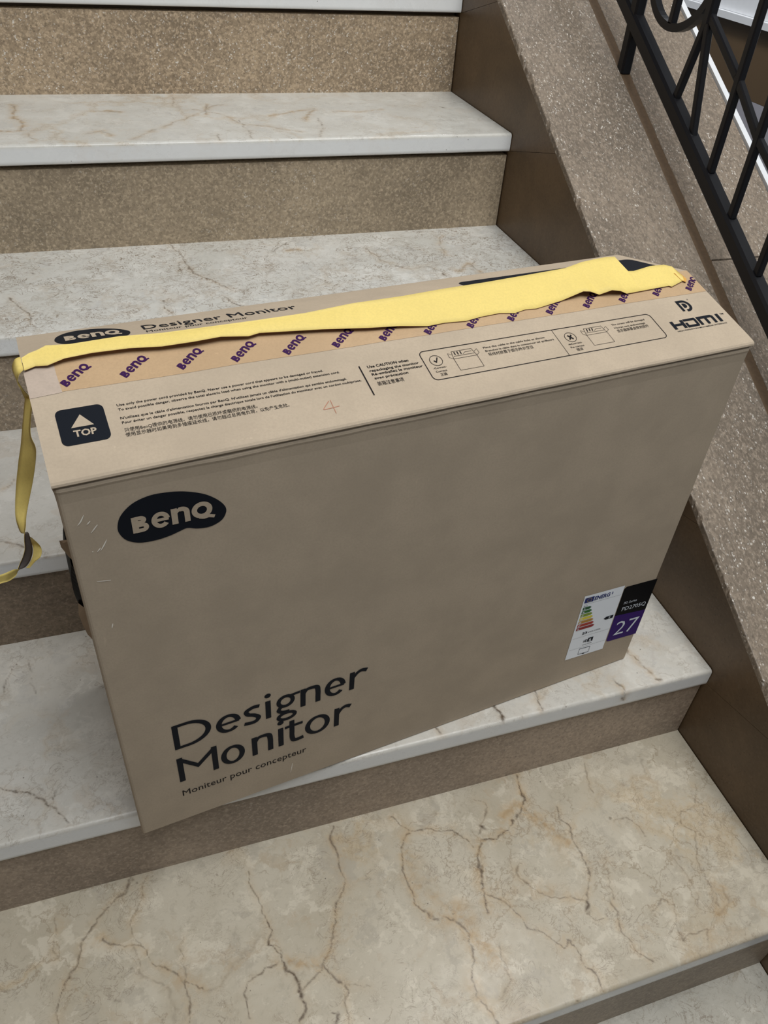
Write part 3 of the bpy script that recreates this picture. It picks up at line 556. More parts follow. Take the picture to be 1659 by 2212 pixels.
# ------------------------------------------------------------------ wall across the stairwell, wall on the near side
far = tag(empty('wall_back'), 'white and brown painted wall across the stairwell behind the railing', kind='structure')
FX = 1.5
for nm, z0, z1, dx, m in (('upper_band', .6625, 1.9, .0, 'white_paint'), ('ledge', .640, .6615, -.020, 'white_paint'), ('brown_band', .425, .6385, .004, 'brown_paint'), ('lower_band', -.9, .424, .004, 'grey_reflection')):
    v, f = prism([(FX + dx, z0), (FX + .08, z0), (FX + .08, z1), (FX + dx, z1)], 'y', -.6, 4.2)
    recalc(mesh_obj(nm, v, f, M[m], far))
v, f = prism([(XL - .08, -.8), (XL - .003, -.8), (XL - .003, 3.3), (XL - .08, 3.3)], 'y', -1.6, 3.0)
wl = recalc(mesh_obj('wall_left', v, f, M['wall_paint']))
tag(wl, 'brown painted wall at the near end of the treads', kind='structure')

# ------------------------------------------------------------------ railing
RX = .196
rail = tag(empty('stair_railing', (RX, .86, sz(.86))), 'black iron stair railing with square bars and a ring, standing on the stone parapet', 'railing')
RO = Vector(rail.location)


def rp(y, h):
    """point in the railing plane: y along the flight, h above the coping"""
    return Vector((0, y, sz(y) + h)) - Vector((0, RO.y, RO.z))


def rz_(y, z):
    return Vector((0, y - RO.y, z - RO.z))


def ironbar(name, p, q, w, d=None, parent=rail):
    v, f = bar(p, q, w, d)
    return recalc(mesh_obj(name, v, f, M['iron'], parent))


ironbar('bottom_rail', rp(-.35, .0790), rp(1.9, .0790), .024, .026)
ironbar('handrail', rp(-.35, .80), rp(1.9, .80), .036, .014)
for y in (.868, -.25, 1.86):
    ironbar('post', rp(y, -.004), rp(y, .795), .021)
B = .0125
n1, n2, n3 = rz_(.669, .879), rz_(.566, .815), rz_(.481, .751)
ironbar('baluster', rz_(.697, .752), n1, .0121)
ironbar('baluster', rz_(.627, .713), n1, .0117)
ironbar('baluster', n1 + Vector((0, 0, -.012)), rp(.669, .795), .016)
for y in (.5585, .479, .384, .30, .215, .13, .045, -.04, -.125, -.20):
    ironbar('baluster', rp(y, .092), rp(y, .795), B)
for y in (.95, 1.03, 1.11, 1.19, 1.27, 1.35, 1.43, 1.51, 1.59, 1.67, 1.75):
    ironbar('baluster', rp(y, .092), rp(y, .795), B)
ironbar('middle_bar', n1, n2, .0113, .0125)
ironbar('middle_bar', n2, n3, .0108, .0122)
ironbar('middle_bar', n3, rp(-.25, .206), .0104, .0119)
# ring
rc, rr = rz_(.757, .9335), .0865
v, f = [], []
NS = 48
for i in range(NS):
    a = 2 * math.pi * i / NS
    for j, (du, dv) in enumerate(((-1, -1), (1, -1), (1, 1), (-1, 1))):
        R_ = rr + dv * B / 2
        v.append(rc + Vector((du * B / 2, R_ * math.cos(a), R_ * math.sin(a))))
for i in range(NS):
    for j in range(4):
        a0, a1 = i * 4, ((i + 1) % NS) * 4
        f.append((a0 + j, a0 + (j + 1) % 4, a1 + (j + 1) % 4, a1 + j))
recalc(mesh_obj('ring', v, f, M['iron'], rail))
ironbar('baluster', rz_(.760, .852), rp(.760, .795), B)

# ------------------------------------------------------------------ cardboard box
W, H, DEP = .700, .519, .235
VS = DEP / 2
carton = empty('cardboard_box', (-.8117, -.0373, .1575), .1201)
tag(carton, 'large brown cardboard monitor box standing on a marble tread with torn yellow tape', 'box')


def hc(u):
    return .036 + (.028 - .036) * u / .7


def front(u, w, lift=.0004):
    return (u, -lift, w)


def top(u, v, lift=.0005):
    return (u, v, H + v / VS * hc(u) + lift)


def back(u, v, lift=.0006):
    return (u, v, H + (1 - (v - VS) / (DEP - VS)) * hc(u) + lift)


# body: rounded rectangle swept upward with the crushed lip under the flaps
def rring(off, rad=.0035):
    pts = []
    for cx_, cy_, a0 in ((rad, rad, math.pi), (W - rad, rad, 1.5 * math.pi), (W - rad, DEP - rad, 0), (rad, DEP - rad, .5 * math.pi)):
        for t in np.linspace(0, math.pi / 2, 4):
            a = a0 + t
            pts.append((cx_ + (rad + off) * math.cos(a), cy_ + (rad + off) * math.sin(a)))
    # subdivide the long front side so the lip can wander
    out = []
    for p, q in zip(pts, pts[1:] + pts[:1]):
        out.append(p)
        L = math.hypot(q[0] - p[0], q[1] - p[1])
        if L > .3:
            for t in np.linspace(0, 1, 60)[1:-1]:
                out.append((p[0] + (q[0] - p[0]) * t, p[1] + (q[1] - p[1]) * t))
    return out


levels = [(0, -.002), (.002, 0), (.25, 0), (H - .022, 0), (H - .0125, .0004), (H - .0100, .0009), (H - .0080, .0006), (H - .0070, -.0004), (H - .0048, -.0008)]
v, f = [], []
for li, (w, off) in enumerate(levels):
    for (x, y) in rring(off):
        dw = 0
        if li >= 4:
            dw = float(fbm(50, np.array([x]), np.array([y]), 22)[0]) * .0011
        v.append((x, y, w + dw))
n = len(v) // len(levels)
for i in range(len(levels) - 1):
    for j in range(n):
        f.append((i * n + j, i * n + (j + 1) % n, (i + 1) * n + (j + 1) % n, (i + 1) * n + j))
f += [tuple(range(n))[::-1], tuple(range((len(levels) - 1) * n, len(levels) * n))]
body = recalc(mesh_obj('body', v, f, M['board'], carton))

# top flaps: 4 mm board, folded over the front and back score lines, meeting in a raised ridge
TH = .0038


def flap(name, sgn):
    us = np.linspace(-.0012, W + .0012, 90)
    v, f = [], []
    for u in us:
        h = hc(min(max(u, 0), W))
        wob = float(fbm(61 if sgn > 0 else 62, np.array([u]), np.array([.4]), 20)[0]) * .0010
        a = h / VS
        outer = [(VS - .0006, h), (VS * .55, h * .55), (.010, .010 * a), (.0025, .0025 * a - .0002), (.0002 + wob * .3, -.0004), (-.0014, -.0020), (-.0019 + wob * .5, -.0038), (-.0008, -.0052)]
        inner = [(.0030, -.0050), (.004, -.0030), (.012, .012 * a - TH), (VS * .55, h * .55 - TH), (VS - .0006, h - TH)]
        for (vv, hh) in outer + inner:
            v.append((u, vv if sgn > 0 else DEP - vv, H + hh))
    n = 13
    for i in range(len(us) - 1):
        for j in range(n):
            f.append((i * n + j, i * n + (j + 1) % n, (i + 1) * n + (j + 1) % n, (i + 1) * n + j))
    f += [tuple(range(n)), tuple(range((len(us) - 1) * n, len(us) * n))[::-1]]
    return recalc(mesh_obj(name, v, f, M['board'], carton))


fflap = flap('front_flap', 1)
bflap = flap('back_flap', -1)
for u0, u1, nm in ((.006, .010, 'side_flap'), (W - .010, W - .006, 'side_flap')):
    h = hc(u0)
    poly = [(.006, H - .006), (DEP - .006, H - .006), (VS, H + h - TH - .0015)]
    v, f = prism(poly, 'x', u0, u1)
    recalc(mesh_obj(nm, v, f, M['board_back'], carton))

# left end: hand hole grip and a lifted scrap of board beside it
gp = []
for i, w in enumerate(np.linspace(.352, .412, 14)):
    s = math.sin(math.pi * (i + .4) / 14.2)
    gp.append((w, .0052 * s ** .7))
v, f = [], []
for w, d in gp:
    v += [(0.0005, .018, w), (-d, .026, w), (-d * .9, .075, w), (.0005, .085, w)]
for i in range(len(gp) - 1):
    for j in range(3):
        f.append((i * 4 + j, i * 4 + j + 1, i * 4 + j + 5, i * 4 + j + 4))
tag(recalc(mesh_obj('hand_grip', v, f, M['plastic'], carton)), 'black hand hole grip')
v = [(.0004, .010, .452), (-.003, .016, .446), (-.0052, .030, .436), (-.0050, .034, .424), (-.002, .030, .418), (.0004, .022, .420),
     (.0004, .012, .452), (-.003, .018, .447), (-.006, .032, .436), (-.006, .036, .425), (-.002, .032, .419), (.0004, .024, .420)]
f = [(0, 1, 2, 3, 4, 5), (11, 10, 9, 8, 7, 6)] + [(i, (i + 1) % 6, 6 + (i + 1) % 6, 6 + i) for i in range(6)]
recalc(mesh_obj('torn_scrap', v, f, M['board_back'], carton))
v, f = [], []
for w, d in ((.372, .004), (.358, .006), (.345, .005), (.330, .003)):
    v += [(.0003, .012, w), (-d, .02, w), (.0003, .04, w)]
for i in range(3):
    f += [(i * 3, i * 3 + 1, i * 3 + 4, i * 3 + 3), (i * 3 + 1, i * 3 + 2, i * 3 + 5, i * 3 + 4)]
recalc(mesh_obj('torn_scrap', v, f, M['board_back'], carton))


# ------------------------------------------------------------------ print: strokes, shapes, lettering
def catmull(pts, n=8, closed=False):
    P = [np.array(p, float) for p in pts]
    m = len(P)
    out = []
    rngi = range(m) if closed else range(m - 1)
    for i in rngi:
        if closed:
            a, b, c, d = P[i - 1], P[i], P[(i + 1) % m], P[(i + 2) % m]
        else:
            a, b, c, d = P[max(i - 1, 0)], P[i], P[i + 1], P[min(i + 2, m - 1)]
        for t in np.linspace(0, 1, n, endpoint=False):
            out.append(.5 * (2 * b + (c - a) * t + (2 * a - 5 * b + 4 * c - d) * t * t + (-a + 3 * b - 3 * c + d) * t ** 3))
    if not closed:
        out.append(P[-1])
    return [tuple(p) for p in out]


def arc(cx_, cy_, rx, ry, a0, a1, n=20):
    return [(cx_ + rx * math.cos(math.radians(a)), cy_ + ry * math.sin(math.radians(a))) for a in np.linspace(a0, a1, n)]


class Ink:
    """flat print gathered as 2D faces, then laid on a surface"""
    def __init__(self):
        self.v, self.f, self.l = [], [], []
        self.k = 0

    def _layers(self):
        while len(self.l) < len(self.v):
            self.l.append(self.k)
        self.k += 1

    def poly(self, pts):
        b = len(self.v)
        self.v += [tuple(p[:2]) for p in pts]
        self.f.append(tuple(range(b, b + len(pts))))
        self._layers()
        return self

    def fan(self, pts):
        """star-shaped outline about its mean"""
        b = len(self.v)
        c = np.mean(np.array(pts), 0)
        self.v += [tuple(c)] + [tuple(p) for p in pts]
        n = len(pts)
        self.f += [(b, b + 1 + i, b + 1 + (i + 1) % n) for i in range(n)]
        self._layers()
        return self

    def stroke(self, pts, w, closed=False):
        P = [np.array(p, float) for p in pts]
        P = [p for i, p in enumerate(P) if i == 0 or np.linalg.norm(p - P[i - 1]) > 1e-9]
        m = len(P)
        ws = w if isinstance(w, (list, tuple, np.ndarray)) else [w] * m
        b = len(self.v)
        for i in range(m):
            if closed:
                d0, d1 = P[i] - P[i - 1], P[(i + 1) % m] - P[i]
            else:
                d0 = P[i] - P[i - 1] if i else P[1] - P[0]
                d1 = P[i + 1] - P[i] if i < m - 1 else P[i] - P[i - 1]
            d0, d1 = d0 / np.linalg.norm(d0), d1 / np.linalg.norm(d1)
            n0, n1 = np.array([-d0[1], d0[0]]), np.array([-d1[1], d1[0]])
            nn = n0 + n1
            L = np.linalg.norm(nn)
            nn = n0 if L < .2 else nn / L
            k = min(1.6, 1 / max(.3, float(nn @ n0)))
            self.v += [tuple(P[i] + nn * ws[i] / 2 * k), tuple(P[i] - nn * ws[i] / 2 * k)]
        for i in range(m if closed else m - 1):
            j = (i + 1) % m
            self.f.append((b + 2 * i, b + 2 * i + 1, b + 2 * j + 1, b + 2 * j))
        self._layers()
        return self

    def rrect(self, x0, y0, x1, y1, r):
        pts = arc(x1 - r, y1 - r, r, r, 0, 90, 7) + arc(x0 + r, y1 - r, r, r, 90, 180, 7) + arc(x0 + r, y0 + r, r, r, 180, 270, 7) + arc(x1 - r, y0 + r, r, r, 270, 360, 7)
        return self.poly(pts)

    def add(self, other, origin, ex=(1, 0), ey=(0, 1)):
        b = len(self.v)
        self.v += [(origin[0] + x * ex[0] + y * ey[0], origin[1] + x * ex[1] + y * ey[1]) for x, y in other.v]
        self.f += [tuple(i + b for i in q) for q in other.f]
        self.l += (other.l + [0] * len(other.v))[:len(other.v)]
        return self

    def lay(self, name, surf, mat, parent, lift=.0004, sub=None, label=None):
        o = mesh_obj(name, [surf(x, y, lift + (i % 7) * 2.2e-5) for (x, y), i in zip(self.v, self.l + [0] * len(self.v))], self.f, mat, parent)
        if label:
            o['label'] = label
        return o


_dg = None
_cache = {}


def glyphs(s, bold=0.0):
    key = (s, bold)
    if key not in _cache:
        c = bpy.data.curves.new('lettering', 'FONT')
        c.body = s
        c.size = 1.0
        c.resolution_u = 2
        c.fill_mode = 'FRONT'
        c.offset = bold
        o = bpy.data.objects.new('lettering', c)
        COL.objects.link(o)
        dg = bpy.context.evaluated_depsgraph_get()
        me = bpy.data.meshes.new_from_object(o.evaluated_get(dg))
        vs_ = [(p.co.x, p.co.y) for p in me.vertices]
        fs = [tuple(p.vertices) for p in me.polygons]
        bpy.data.objects.remove(o, do_unlink=True)
        bpy.data.curves.remove(c)
        bpy.data.meshes.remove(me)
        k = Ink()
        k.v, k.f = vs_, fs
        _cache[key] = k
    return _cache[key]


CAP = .727     # capital height of the built-in face


def text(ink, s, x0, x1, y, cap, bold=0.0, slope=0.0):
    """set s on baseline y from x0 to x1 with capitals cap high"""
    g = glyphs(s, bold)
    if not g.v:
        return ink
    xa, xb = min(p[0] for p in g.v), max(p[0] for p in g.v)
    kx, ky = (x1 - x0) / (xb - xa), cap / CAP
    ink.add(g, (x0 - xa * kx, y), (kx, slope * kx), (0, ky))
    return ink


# humanist lower case and capitals drawn with strokes; y from the baseline
def letter(ch, x0, x1, b, xh, cap, s):
    k = Ink()
    w, t = x1 - x0, s * .72
    xm, hs = (x0 + x1) / 2, s / 2
    def ell(a0, a1, n=26):
        pts = arc(xm, b + xh / 2, w / 2 - hs, xh / 2 - t / 2, a0, a1, n)
        ws = [t + (s - t) * abs(math.cos(math.radians(a))) for a in np.linspace(a0, a1, n)]
        return pts, ws
    if ch == 'D':
        k.stroke([(x0 + hs, b), (x0 + hs, b + cap)], s)
        pts = [(x0 + hs, b + cap - t / 2)] + arc(x0 + w * .36, b + cap / 2, w * .64 - hs, cap / 2 - t / 2, 90, -90, 26) + [(x0 + hs, b + t / 2)]
        k.stroke(pts, [t] + [t + (s - t) * abs(math.cos(math.radians(a))) for a in np.linspace(90, -90, 26)] + [t])
    elif ch == 'e':
        pts, ws = ell(2, 318, 34)
        k.stroke(pts, ws)
        k.stroke([(x0 + hs * .8, b + xh * .515), (x1 - hs * .6, b + xh * .515)], t * .8)
    elif ch == 's':
        k.stroke(catmull([(x1 - w * .08, b + xh * .90), (xm + w * .08, b + xh - t / 2), (x0 + w * .20, b + xh * .80), (x0 + w * .28, b + xh * .60), (xm + w * .1, b + xh * .47), (x1 - w * .16, b + xh * .28), (x1 - w * .30, b + xh * .10), (xm - w * .06, b + t / 2), (x0 + w * .04, b + xh * .12)], 6), s * .88)
    elif ch == 'i':
        k.stroke([(xm, b), (xm, b + xh)], s)
        k.poly(arc(xm, b + xh * 1.30, s * .60, s * .60, 0, 360, 17)[:-1])
    elif ch == 'g':
        ux = x0 + w * .40
        pts = arc(ux, b + xh * .66, w * .36 - hs * .6, xh * .34 - t * .4, 0, 360, 27)[:-1]
        k.stroke(pts, s * .8, True)
        k.stroke([(ux + w * .18, b + xh * .90), (x1, b + xh * .93)], t * .9)
        k.stroke(catmull([(ux - w * .20, b + xh * .40), (x0 + w * .10, b + xh * .22), (x0 + w * .24, b + xh * .08), (ux + w * .14, b + xh * .03)], 6), s * .8)
        pts = arc(ux + w * .03, b - xh * .22, w * .40 - hs * .5, xh * .25 - t * .4, 0, 360, 27)[:-1]
        k.stroke(pts, s * .78, True)
    elif ch in 'nur':
        if ch == 'r':
            k.stroke([(x0 + hs, b), (x0 + hs, b + xh)], s)
            pts = catmull([(x0 + hs * 1.2, b + xh * .62), (x0 + w * .42, b + xh * .88), (x0 + w * .70, b + xh * .97), (x1, b + xh * .90)], 6)
            k.stroke(pts, list(np.linspace(s * .6, s * 1.0, len(pts))))
        else:
            k.stroke([(x0 + hs, b), (x0 + hs, b + xh)], s)
            pts = catmull([(x0 + hs, b + xh * .62), (x0 + w * .30, b + xh * .90), (xm + w * .10, b + xh - t / 2), (x1 - w * .18, b + xh * .86), (x1 - hs, b + xh * .60), (x1 - hs, b + xh * .3), (x1 - hs, b)], 6)
            k.stroke(pts, [s * .62 + (s * .38) * min(1, i / (len(pts) * .5)) for i in range(len(pts))])
    elif ch == 'M':
        k.stroke([(x0 + hs, b), (x0 + hs * 1.0, b + cap)], s)
        k.stroke([(x1 - hs, b), (x1 - hs * 1.0, b + cap)], s)
        k.stroke([(x0 + hs * 1.0, b + cap - s * .5), (xm, b + cap * .46), (x1 - hs * 1.0, b + cap - s * .5)], s * .86)
    elif ch == 'o':
        pts, ws = ell(0, 360, 41)
        k.stroke(pts[:-1], ws[:-1], True)
    elif ch == 't':
        sx_ = x0 + w * .38
        k.stroke(catmull([(sx_, b + xh * 1.22), (sx_, b + xh * .7), (sx_, b + xh * .32), (sx_ + w * .08, b + xh * .10), (sx_ + w * .30, b + t * .45), (x1, b + xh * .09)], 6), s * .95)
        k.stroke([(x0, b + xh * .93), (x1 - w * .04, b + xh * .93)], t)
    return k


# bold logo word, all letters one height: x from 0 to 4.02, y 0 to 1
def logo_word():
    k = Ink()
    s, t = .30, .22
    k.stroke([(.15, 0), (.15, 1)], s)                                   # B
    for y0, y1, xr_ in ((.50, 1.0, .70), (0, .56, .78)):
        ym, ry = (y0 + y1) / 2, (y1 - y0) / 2 - t / 2
        k.stroke([(.15, y1 - t / 2)] + arc(xr_ - .30, ym, .30 - s * .42, ry, 90, -90, 12) + [(.15, y0 + t / 2)], t * 1.08)
    k.stroke(arc(1.36, .49, .32, .38, 4, 322, 30), .25)                  # e
    k.stroke([(1.10, .50), (1.74, .50)], t * .85)
    k.stroke([(2.03, 0), (2.03, 1)], s)                                 # n
    k.stroke(catmull([(2.03, .62), (2.22, .84), (2.45, .875), (2.62, .74), (2.64, .45), (2.64, 0)], 6), [.2] * 8 + [.27] * 23)
    k.stroke(arc(3.38, .52, .38, .385, 0, 360, 37)[:-1], .27, True)      # Q
    k.stroke(catmull([(3.22, .10), (3.45, .02), (3.70, .04), (3.98, -.06)], 6), .20)
    return k


LW = logo_word()

MM = .001
# ---- front face
oval = catmull([(a * MM, b * MM) for a, b in OVAL], 6, True)
k = Ink().fan(oval)
lg = k.lay('logo_print', front, M['ink'], carton, .0003, label='dark oval printed logo reading BenQ')
k = Ink().add(LW, (.0502, .4532), (.0169, 0), (0, .0166))
k.lay('logo_word', front, M['board'], lg, .0006)

title = Ink()
SKEW = .021


def word(ink, spec, base, xh, cap, s, skew):
    for ch, a, b in spec:
        g = letter(ch, a * MM, b * MM, base * MM, xh * MM, cap * MM, s * MM)
        ink.v += []
        o = len(ink.v)
        ink.l += g.l
        ink.v += [(x, y + (x - .052) * skew) for x, y in g.v]
        ink.f += [tuple(i + o for i in q) for q in g.f]


word(title, [('D', 52, 92.5), ('e', 97.5, 125), ('s', 127.5, 148), ('i', 153, 159), ('g', 165, 193), ('n', 193.5, 217.5), ('e', 222.5, 248), ('r', 252.8, 274)], 142.2, 31.0, 42.5, 6.1, .020)
word(title, [('M', 51.2, 95.5), ('o', 99, 126.5), ('n', 135, 160), ('i', 166.5, 172.5), ('t', 174.5, 197), ('o', 199, 230), ('r', 235.5, 256)], 80.3, 34.5, 45, 6.3, .022)
title.lay('title_print', front, M['ink'], carton, label='large dark lettering reading Designer Monitor')
k = Ink()
text(k, 'Moniteur pour concepteur', .0516, .2005, .0512, .0115, 0, .012)
k.lay('subtitle_print', front, M['ink_soft'], carton, label='small dark lettering reading Moniteur pour concepteur')

for pts in SCUFF:
    pts = [(a * MM, b * MM) for a, b in pts]
    q = catmull(pts, 5) if len(pts) > 2 else [pts[0], tuple((np.array(pts[0]) + np.array(pts[1])) / 2), pts[1]]
    n = len(q)
    Ink().stroke(q, [max(.00025, .0011 * math.sin(math.pi * (i + .3) / n)) for i in range(n)]).lay('scuff', front, M['scuff'], carton, .0003)

# ---- energy sticker and series panel
stk = empty('energy_sticker')
stk.parent = carton
tag(stk, 'white energy label with coloured A to G scale')
LTL, LTR, LBL = np.array((.5776, .1785)), np.array((.6428, .1745)), np.array((.5790, .0512))


def lab(s, t, lift=.0004):
    p = LTL + (LTR - LTL) * s + (LBL - LTL) * t
    return front(p[0], p[1], lift)


def labtext(ink, s, x0, x1, t, cap, bold=0.0):
    g = glyphs(s, bold)
    xa, xb = min(p[0] for p in g.v), max(p[0] for p in g.v)
    kx = (x1 - x0) / (xb - xa)
    return ink.add(g, (x0 - xa * kx, t), (kx, 0), (0, -cap / CAP))


paper = flat('white_label_paper', (.93, .96, 1.0), .35, .5)
Ink().poly([(0, 1), (1, 1), (1, 0), (0, 0)]).lay('paper', lab, paper, stk, .0005)
blue = flat('eu_blue_print', (.012, .025, .16), .45, .4)
Ink().poly([(.03, .105), (.255, .105), (.255, .032), (.03, .032)]).lay('flag', lab, blue, stk, .0008)
k = Ink()
labtext(k, 'ENERG', .275, .665, .098, .058, .03)
k.lay('energy_heading', lab, blue, stk, .0008)
Ink().poly([(.700, .072), (.712, .036), (.722, .036), (.716, .056), (.738, .056), (.715, .094), (.719, .070)]).lay('energy_bolt', lab, blue, stk, .0008)
gold = flat('star_yellow_print', (.70, .50, .05), .5, .3)
k = Ink()
for i in range(12):
    a = math.radians(30 * i)
    cx_, cy_ = .1425 + .052 * math.cos(a), .0685 + .0262 * math.sin(a)
    pts = []
    for j in range(10):
        r_ = .011 if j % 2 == 0 else .0045
        aa = math.radians(36 * j - 90)
        pts.append((cx_ + r_ * math.cos(aa), cy_ + r_ * .51 * math.sin(aa)))
    k.fan(pts)
k.lay('star_ring', lab, gold, stk, .0010)
cols = [(.006, .085, .020), (.020, .150, .022), (.22, .33, .03), (.78, .66, .06), (.50, .25, .035), (.42, .030, .012), (.30, .008, .010)]
for i, c in enumerate(cols):
    t = .193 + .0527 * i
    x1 = .262 + (.506 - .262) * i / 6
    hh = .0205
    k = Ink().poly([(.045, t + hh), (x1 - .05, t + hh), (x1, t), (x1 - .05, t - hh), (.045, t - hh)])
    ar = k.lay('class_arrow', lab, flat('arrow_colour_%d' % i, c, .45, .4), stk, .0008)
    k = Ink()
    labtext(k, 'ABCDEFG'[i], .065, .110, t + .0125, .025, .02)
    k.lay('class_letter', lab, paper, stk, .0011)
black = M['ink']
def label_print(name, mat=black, lift=.0008, words=(), shapes=None):
    k = Ink()
    for w_ in words:
        labtext(k, *w_)
    if shapes:
        shapes(k)
    return k.lay(name, lab, mat, stk, lift)


label_print('class_pointer', shapes=lambda k: k.poly([(.716, .4565), (.78, .480), (.965, .480), (.965, .433), (.78, .433)]))
label_print('class_letter', paper, .0011, [('F', .85, .885, .470, .028, .03)])
label_print('consumption_number', words=[('23', .245, .375, .625, .036, .03)])
label_print('consumption_text', words=[('kWh/1000h', .40, .72, .622, .022)])
label_print('range_box', shapes=lambda k: k.rrect(.465, .715, .60, .782, .006))
label_print('range_text', words=[('HD', .355, .462, .772, .042, .03)])
label_print('range_letter', paper, .0011, [('R', .500, .560, .772, .042, .03)])
label_print('range_text', words=[('kWh/1000h', .355, .60, .820, .016)])
label_print('screen_icon', shapes=lambda k: k.stroke([(.315, .870), (.595, .876), (.595, .966), (.315, .960)], .007, True))
label_print('screen_foot', shapes=lambda k: k.poly([(.43, .976), (.49, .977), (.49, .968), (.43, .967)]))
label_print('maker_text', words=[('BenQ', .05, .145, .160, .016)])
for t in (.128, .660, .845):
    label_print('rule_line', shapes=lambda k: k.stroke([(.03, t), (.97, t)], .0018))

ser = empty('series_panel')
ser.parent = carton
tag(ser, 'black and purple panel reading PD2705Q and 27')
STL, STR, SBL, SBR = np.array((.6440, .1705)), np.array((.7004, .1665)), np.array((.6462, .0606)), np.array((.7004, .0555))


def sp(s, t, lift=.0004):
    p = (STL * (1 - s) + STR * s) * (1 - t) + (SBL * (1 - s) + SBR * s) * t
    return front(p[0], p[1], lift)


black_print = flat('black_panel_print', (.004, .004, .005), .6, .08)
violet = flat('violet_panel_print', (.040, .010, .140), .6, .1)
Ink().poly([(0, .51), (1, .545), (1, 0), (.06, 0), (0, .03)]).lay('black_field', sp, black_print, ser, .0003)
Ink().poly([(.08, 1), (1, 1), (1, .545), (0, .51), (0, .965), (.02, .99)]).lay('violet_field', sp, violet, ser, .00032)
# the panel runs round the right edge
v = [(W + .0004, .002, .1665), (W + .0004, .060, .1665), (W + .0004, .060, .1062), (W + .0004, .002, .1062), (W + .0004, .002, .0555), (W + .0004, .060, .0555)]
mesh_obj('side_field', v, [(0, 3, 2, 1), (3, 4, 5, 2)], [black_print, violet], ser, [0, 1])
white_print = flat('white_panel_print', (.70, .74, .80), .5, .4)
k = Ink()
text(k, 'PD Series', .6533, .6755, .1345, .0048, 0, -.055)
text(k, 'PD2705Q', .6535, .6955, .1213, .0078, .0, -.085)
k.lay('series_text', front, white_print, ser, .0007)
k = Ink()
text(k, '27', .6545, .6945, .0707, .0300, -.006, -.09)
k.lay('size_number', front, white_print, ser, .0007)

# ---- top: sealing tape with purple logos
us = np.linspace(.0215, W + .0008, 60)
v, f = [], []
for u in us:
    e = .0818 + float(fbm(71, np.array([u]), np.array([.2]), 30)[0]) * .0008
    for vv in (e, e + .012, VS - .001, VS + .0005):
        q = top(u, min(vv, VS), .0003)
        v.append((q[0], vv, q[2]))
for i in range(len(us) - 1):
    for j in range(3):
        f.append((i * 4 + j, (i + 1) * 4 + j, (i + 1) * 4 + j + 1, i * 4 + j + 1))
seal = mesh_obj('sealing_tape', v, f, M['tape'], carton)
tag(seal, 'tan paper sealing tape printed with purple BenQ logos')
k = Ink()
starts = [.0278 + .0467 * i for i in range(15)]
vst = [.0858, .0856, .0850, .0842, .0832, .0826, .0818, .0810, .0808, .0814, .0822, .0830, .0832, .0846, .0850]
ca, sa = math.cos(math.radians(39.7)), math.sin(math.radians(39.7))
for i, (a, b) in enumerate(zip(starts, vst)):
    one = Ink().add(LW, (a, b), (.0293 / 4.0 * ca, .0293 / 4.0 * sa * .96), (-.0072 * sa, .0072 * ca * .96))
    o = one.lay('tape_logo', top, M['purple'], seal, .0006)
    # trim what would run past the ridge or the end of the flap
    import bmesh
    bm = bmesh.new(); bm.from_mesh(o.data)
    bmesh.ops.bisect_plane(bm, geom=bm.verts[:] + bm.edges[:] + bm.faces[:], plane_co=(0, VS, 0), plane_no=(0, 1, 0), clear_outer=True)
    bmesh.ops.bisect_plane(bm, geom=bm.verts[:] + bm.edges[:] + bm.faces[:], plane_co=(W, 0, 0), plane_no=(1, 0, 0), clear_outer=True)
    bm.to_mesh(o.data); bm.free()
v = [top(-.0012, .0800, .0004), top(.0235, .0815, .0004), top(.0225, .100, .0004), top(.0225, .1165, .0004), top(-.0012, .1165, .0004),
     (-.0016, .0800, H + .006), (-.0016, .1165, H + .010)]
mesh_obj('tape_overlap', v, [(0, 1, 2, 3, 4), (0, 4, 6, 5)], M['tape_pale'], carton)

# ---- top: printed notices
k = Ink().rrect(.0137, .0292, .0502, .0642, .005)
tp = k.lay('top_mark', top, M['ink'], carton, .0004, label='dark rounded square with arrow and the word TOP')
k = Ink().poly([(.0229, .0450), (.0400, .0450), (.0316, .0568)])
text(k, 'TOP', .0236, .0408, .0362, .0062, .03)
k.lay('top_mark_cutout', top, M['board'], tp, .0007)

notice = Ink()
for s, a, b, y, c, bo in [
        ('Use only the power cord provided by BenQ. Never use a power cord that appears to be damaged or frayed.', .0606, .2375, .0588, .0024, .012),
        ('To avoid possible danger, observe the total electric load when using the monitor with a (multi-outlet) extension cord.', .0606, .2514, .0541, .0024, .012),
        ("N'utilisez que le câble d'alimentation fournis par BenQ. N'utilisez jamais un câble d'alimentation qui semble endommagé.", .0604, .2548, .0455, .0024, .012),
        ('Pour éviter un danger possible, respectez la charge électrique totale lors de l’utilisation du moniteur avec un cordon multiprises.', .0606, .2670, .0409, .0024, .012),
        ('只使用BenQ提供的电源线。请勿使用已损坏或磨损的电源线。', .0607, .1690, .0330, .0031, 0),
        ('使用显示器时如果用到多插座延长线，请勿超过总用电负荷，以免产生危险。', .0605, .1954, .0283, .0031, 0),
        ('Use CAUTION when', .2785, .3195, .0540, .0030, .02),
        ('repackaging the monitor', .2787, .3280, .0492, .0028, .016),
        ('Ré-emballez le moniteur', .2790, .3300, .0448, .0028, .016),
        ('avec précaution', .2795, .3130, .0402, .0028, .016),
        ('装箱注意事项', .2797, .3056, .0328, .0038, 0)]:
    text(notice, s, a, b, y, c, bo)
notice.stroke([(.2713, .0578), (.2716, .0233)], .0012)
notice.lay('notice_print', top, M['ink_soft'], carton, .0004, label='small black printed safety notice in three languages')

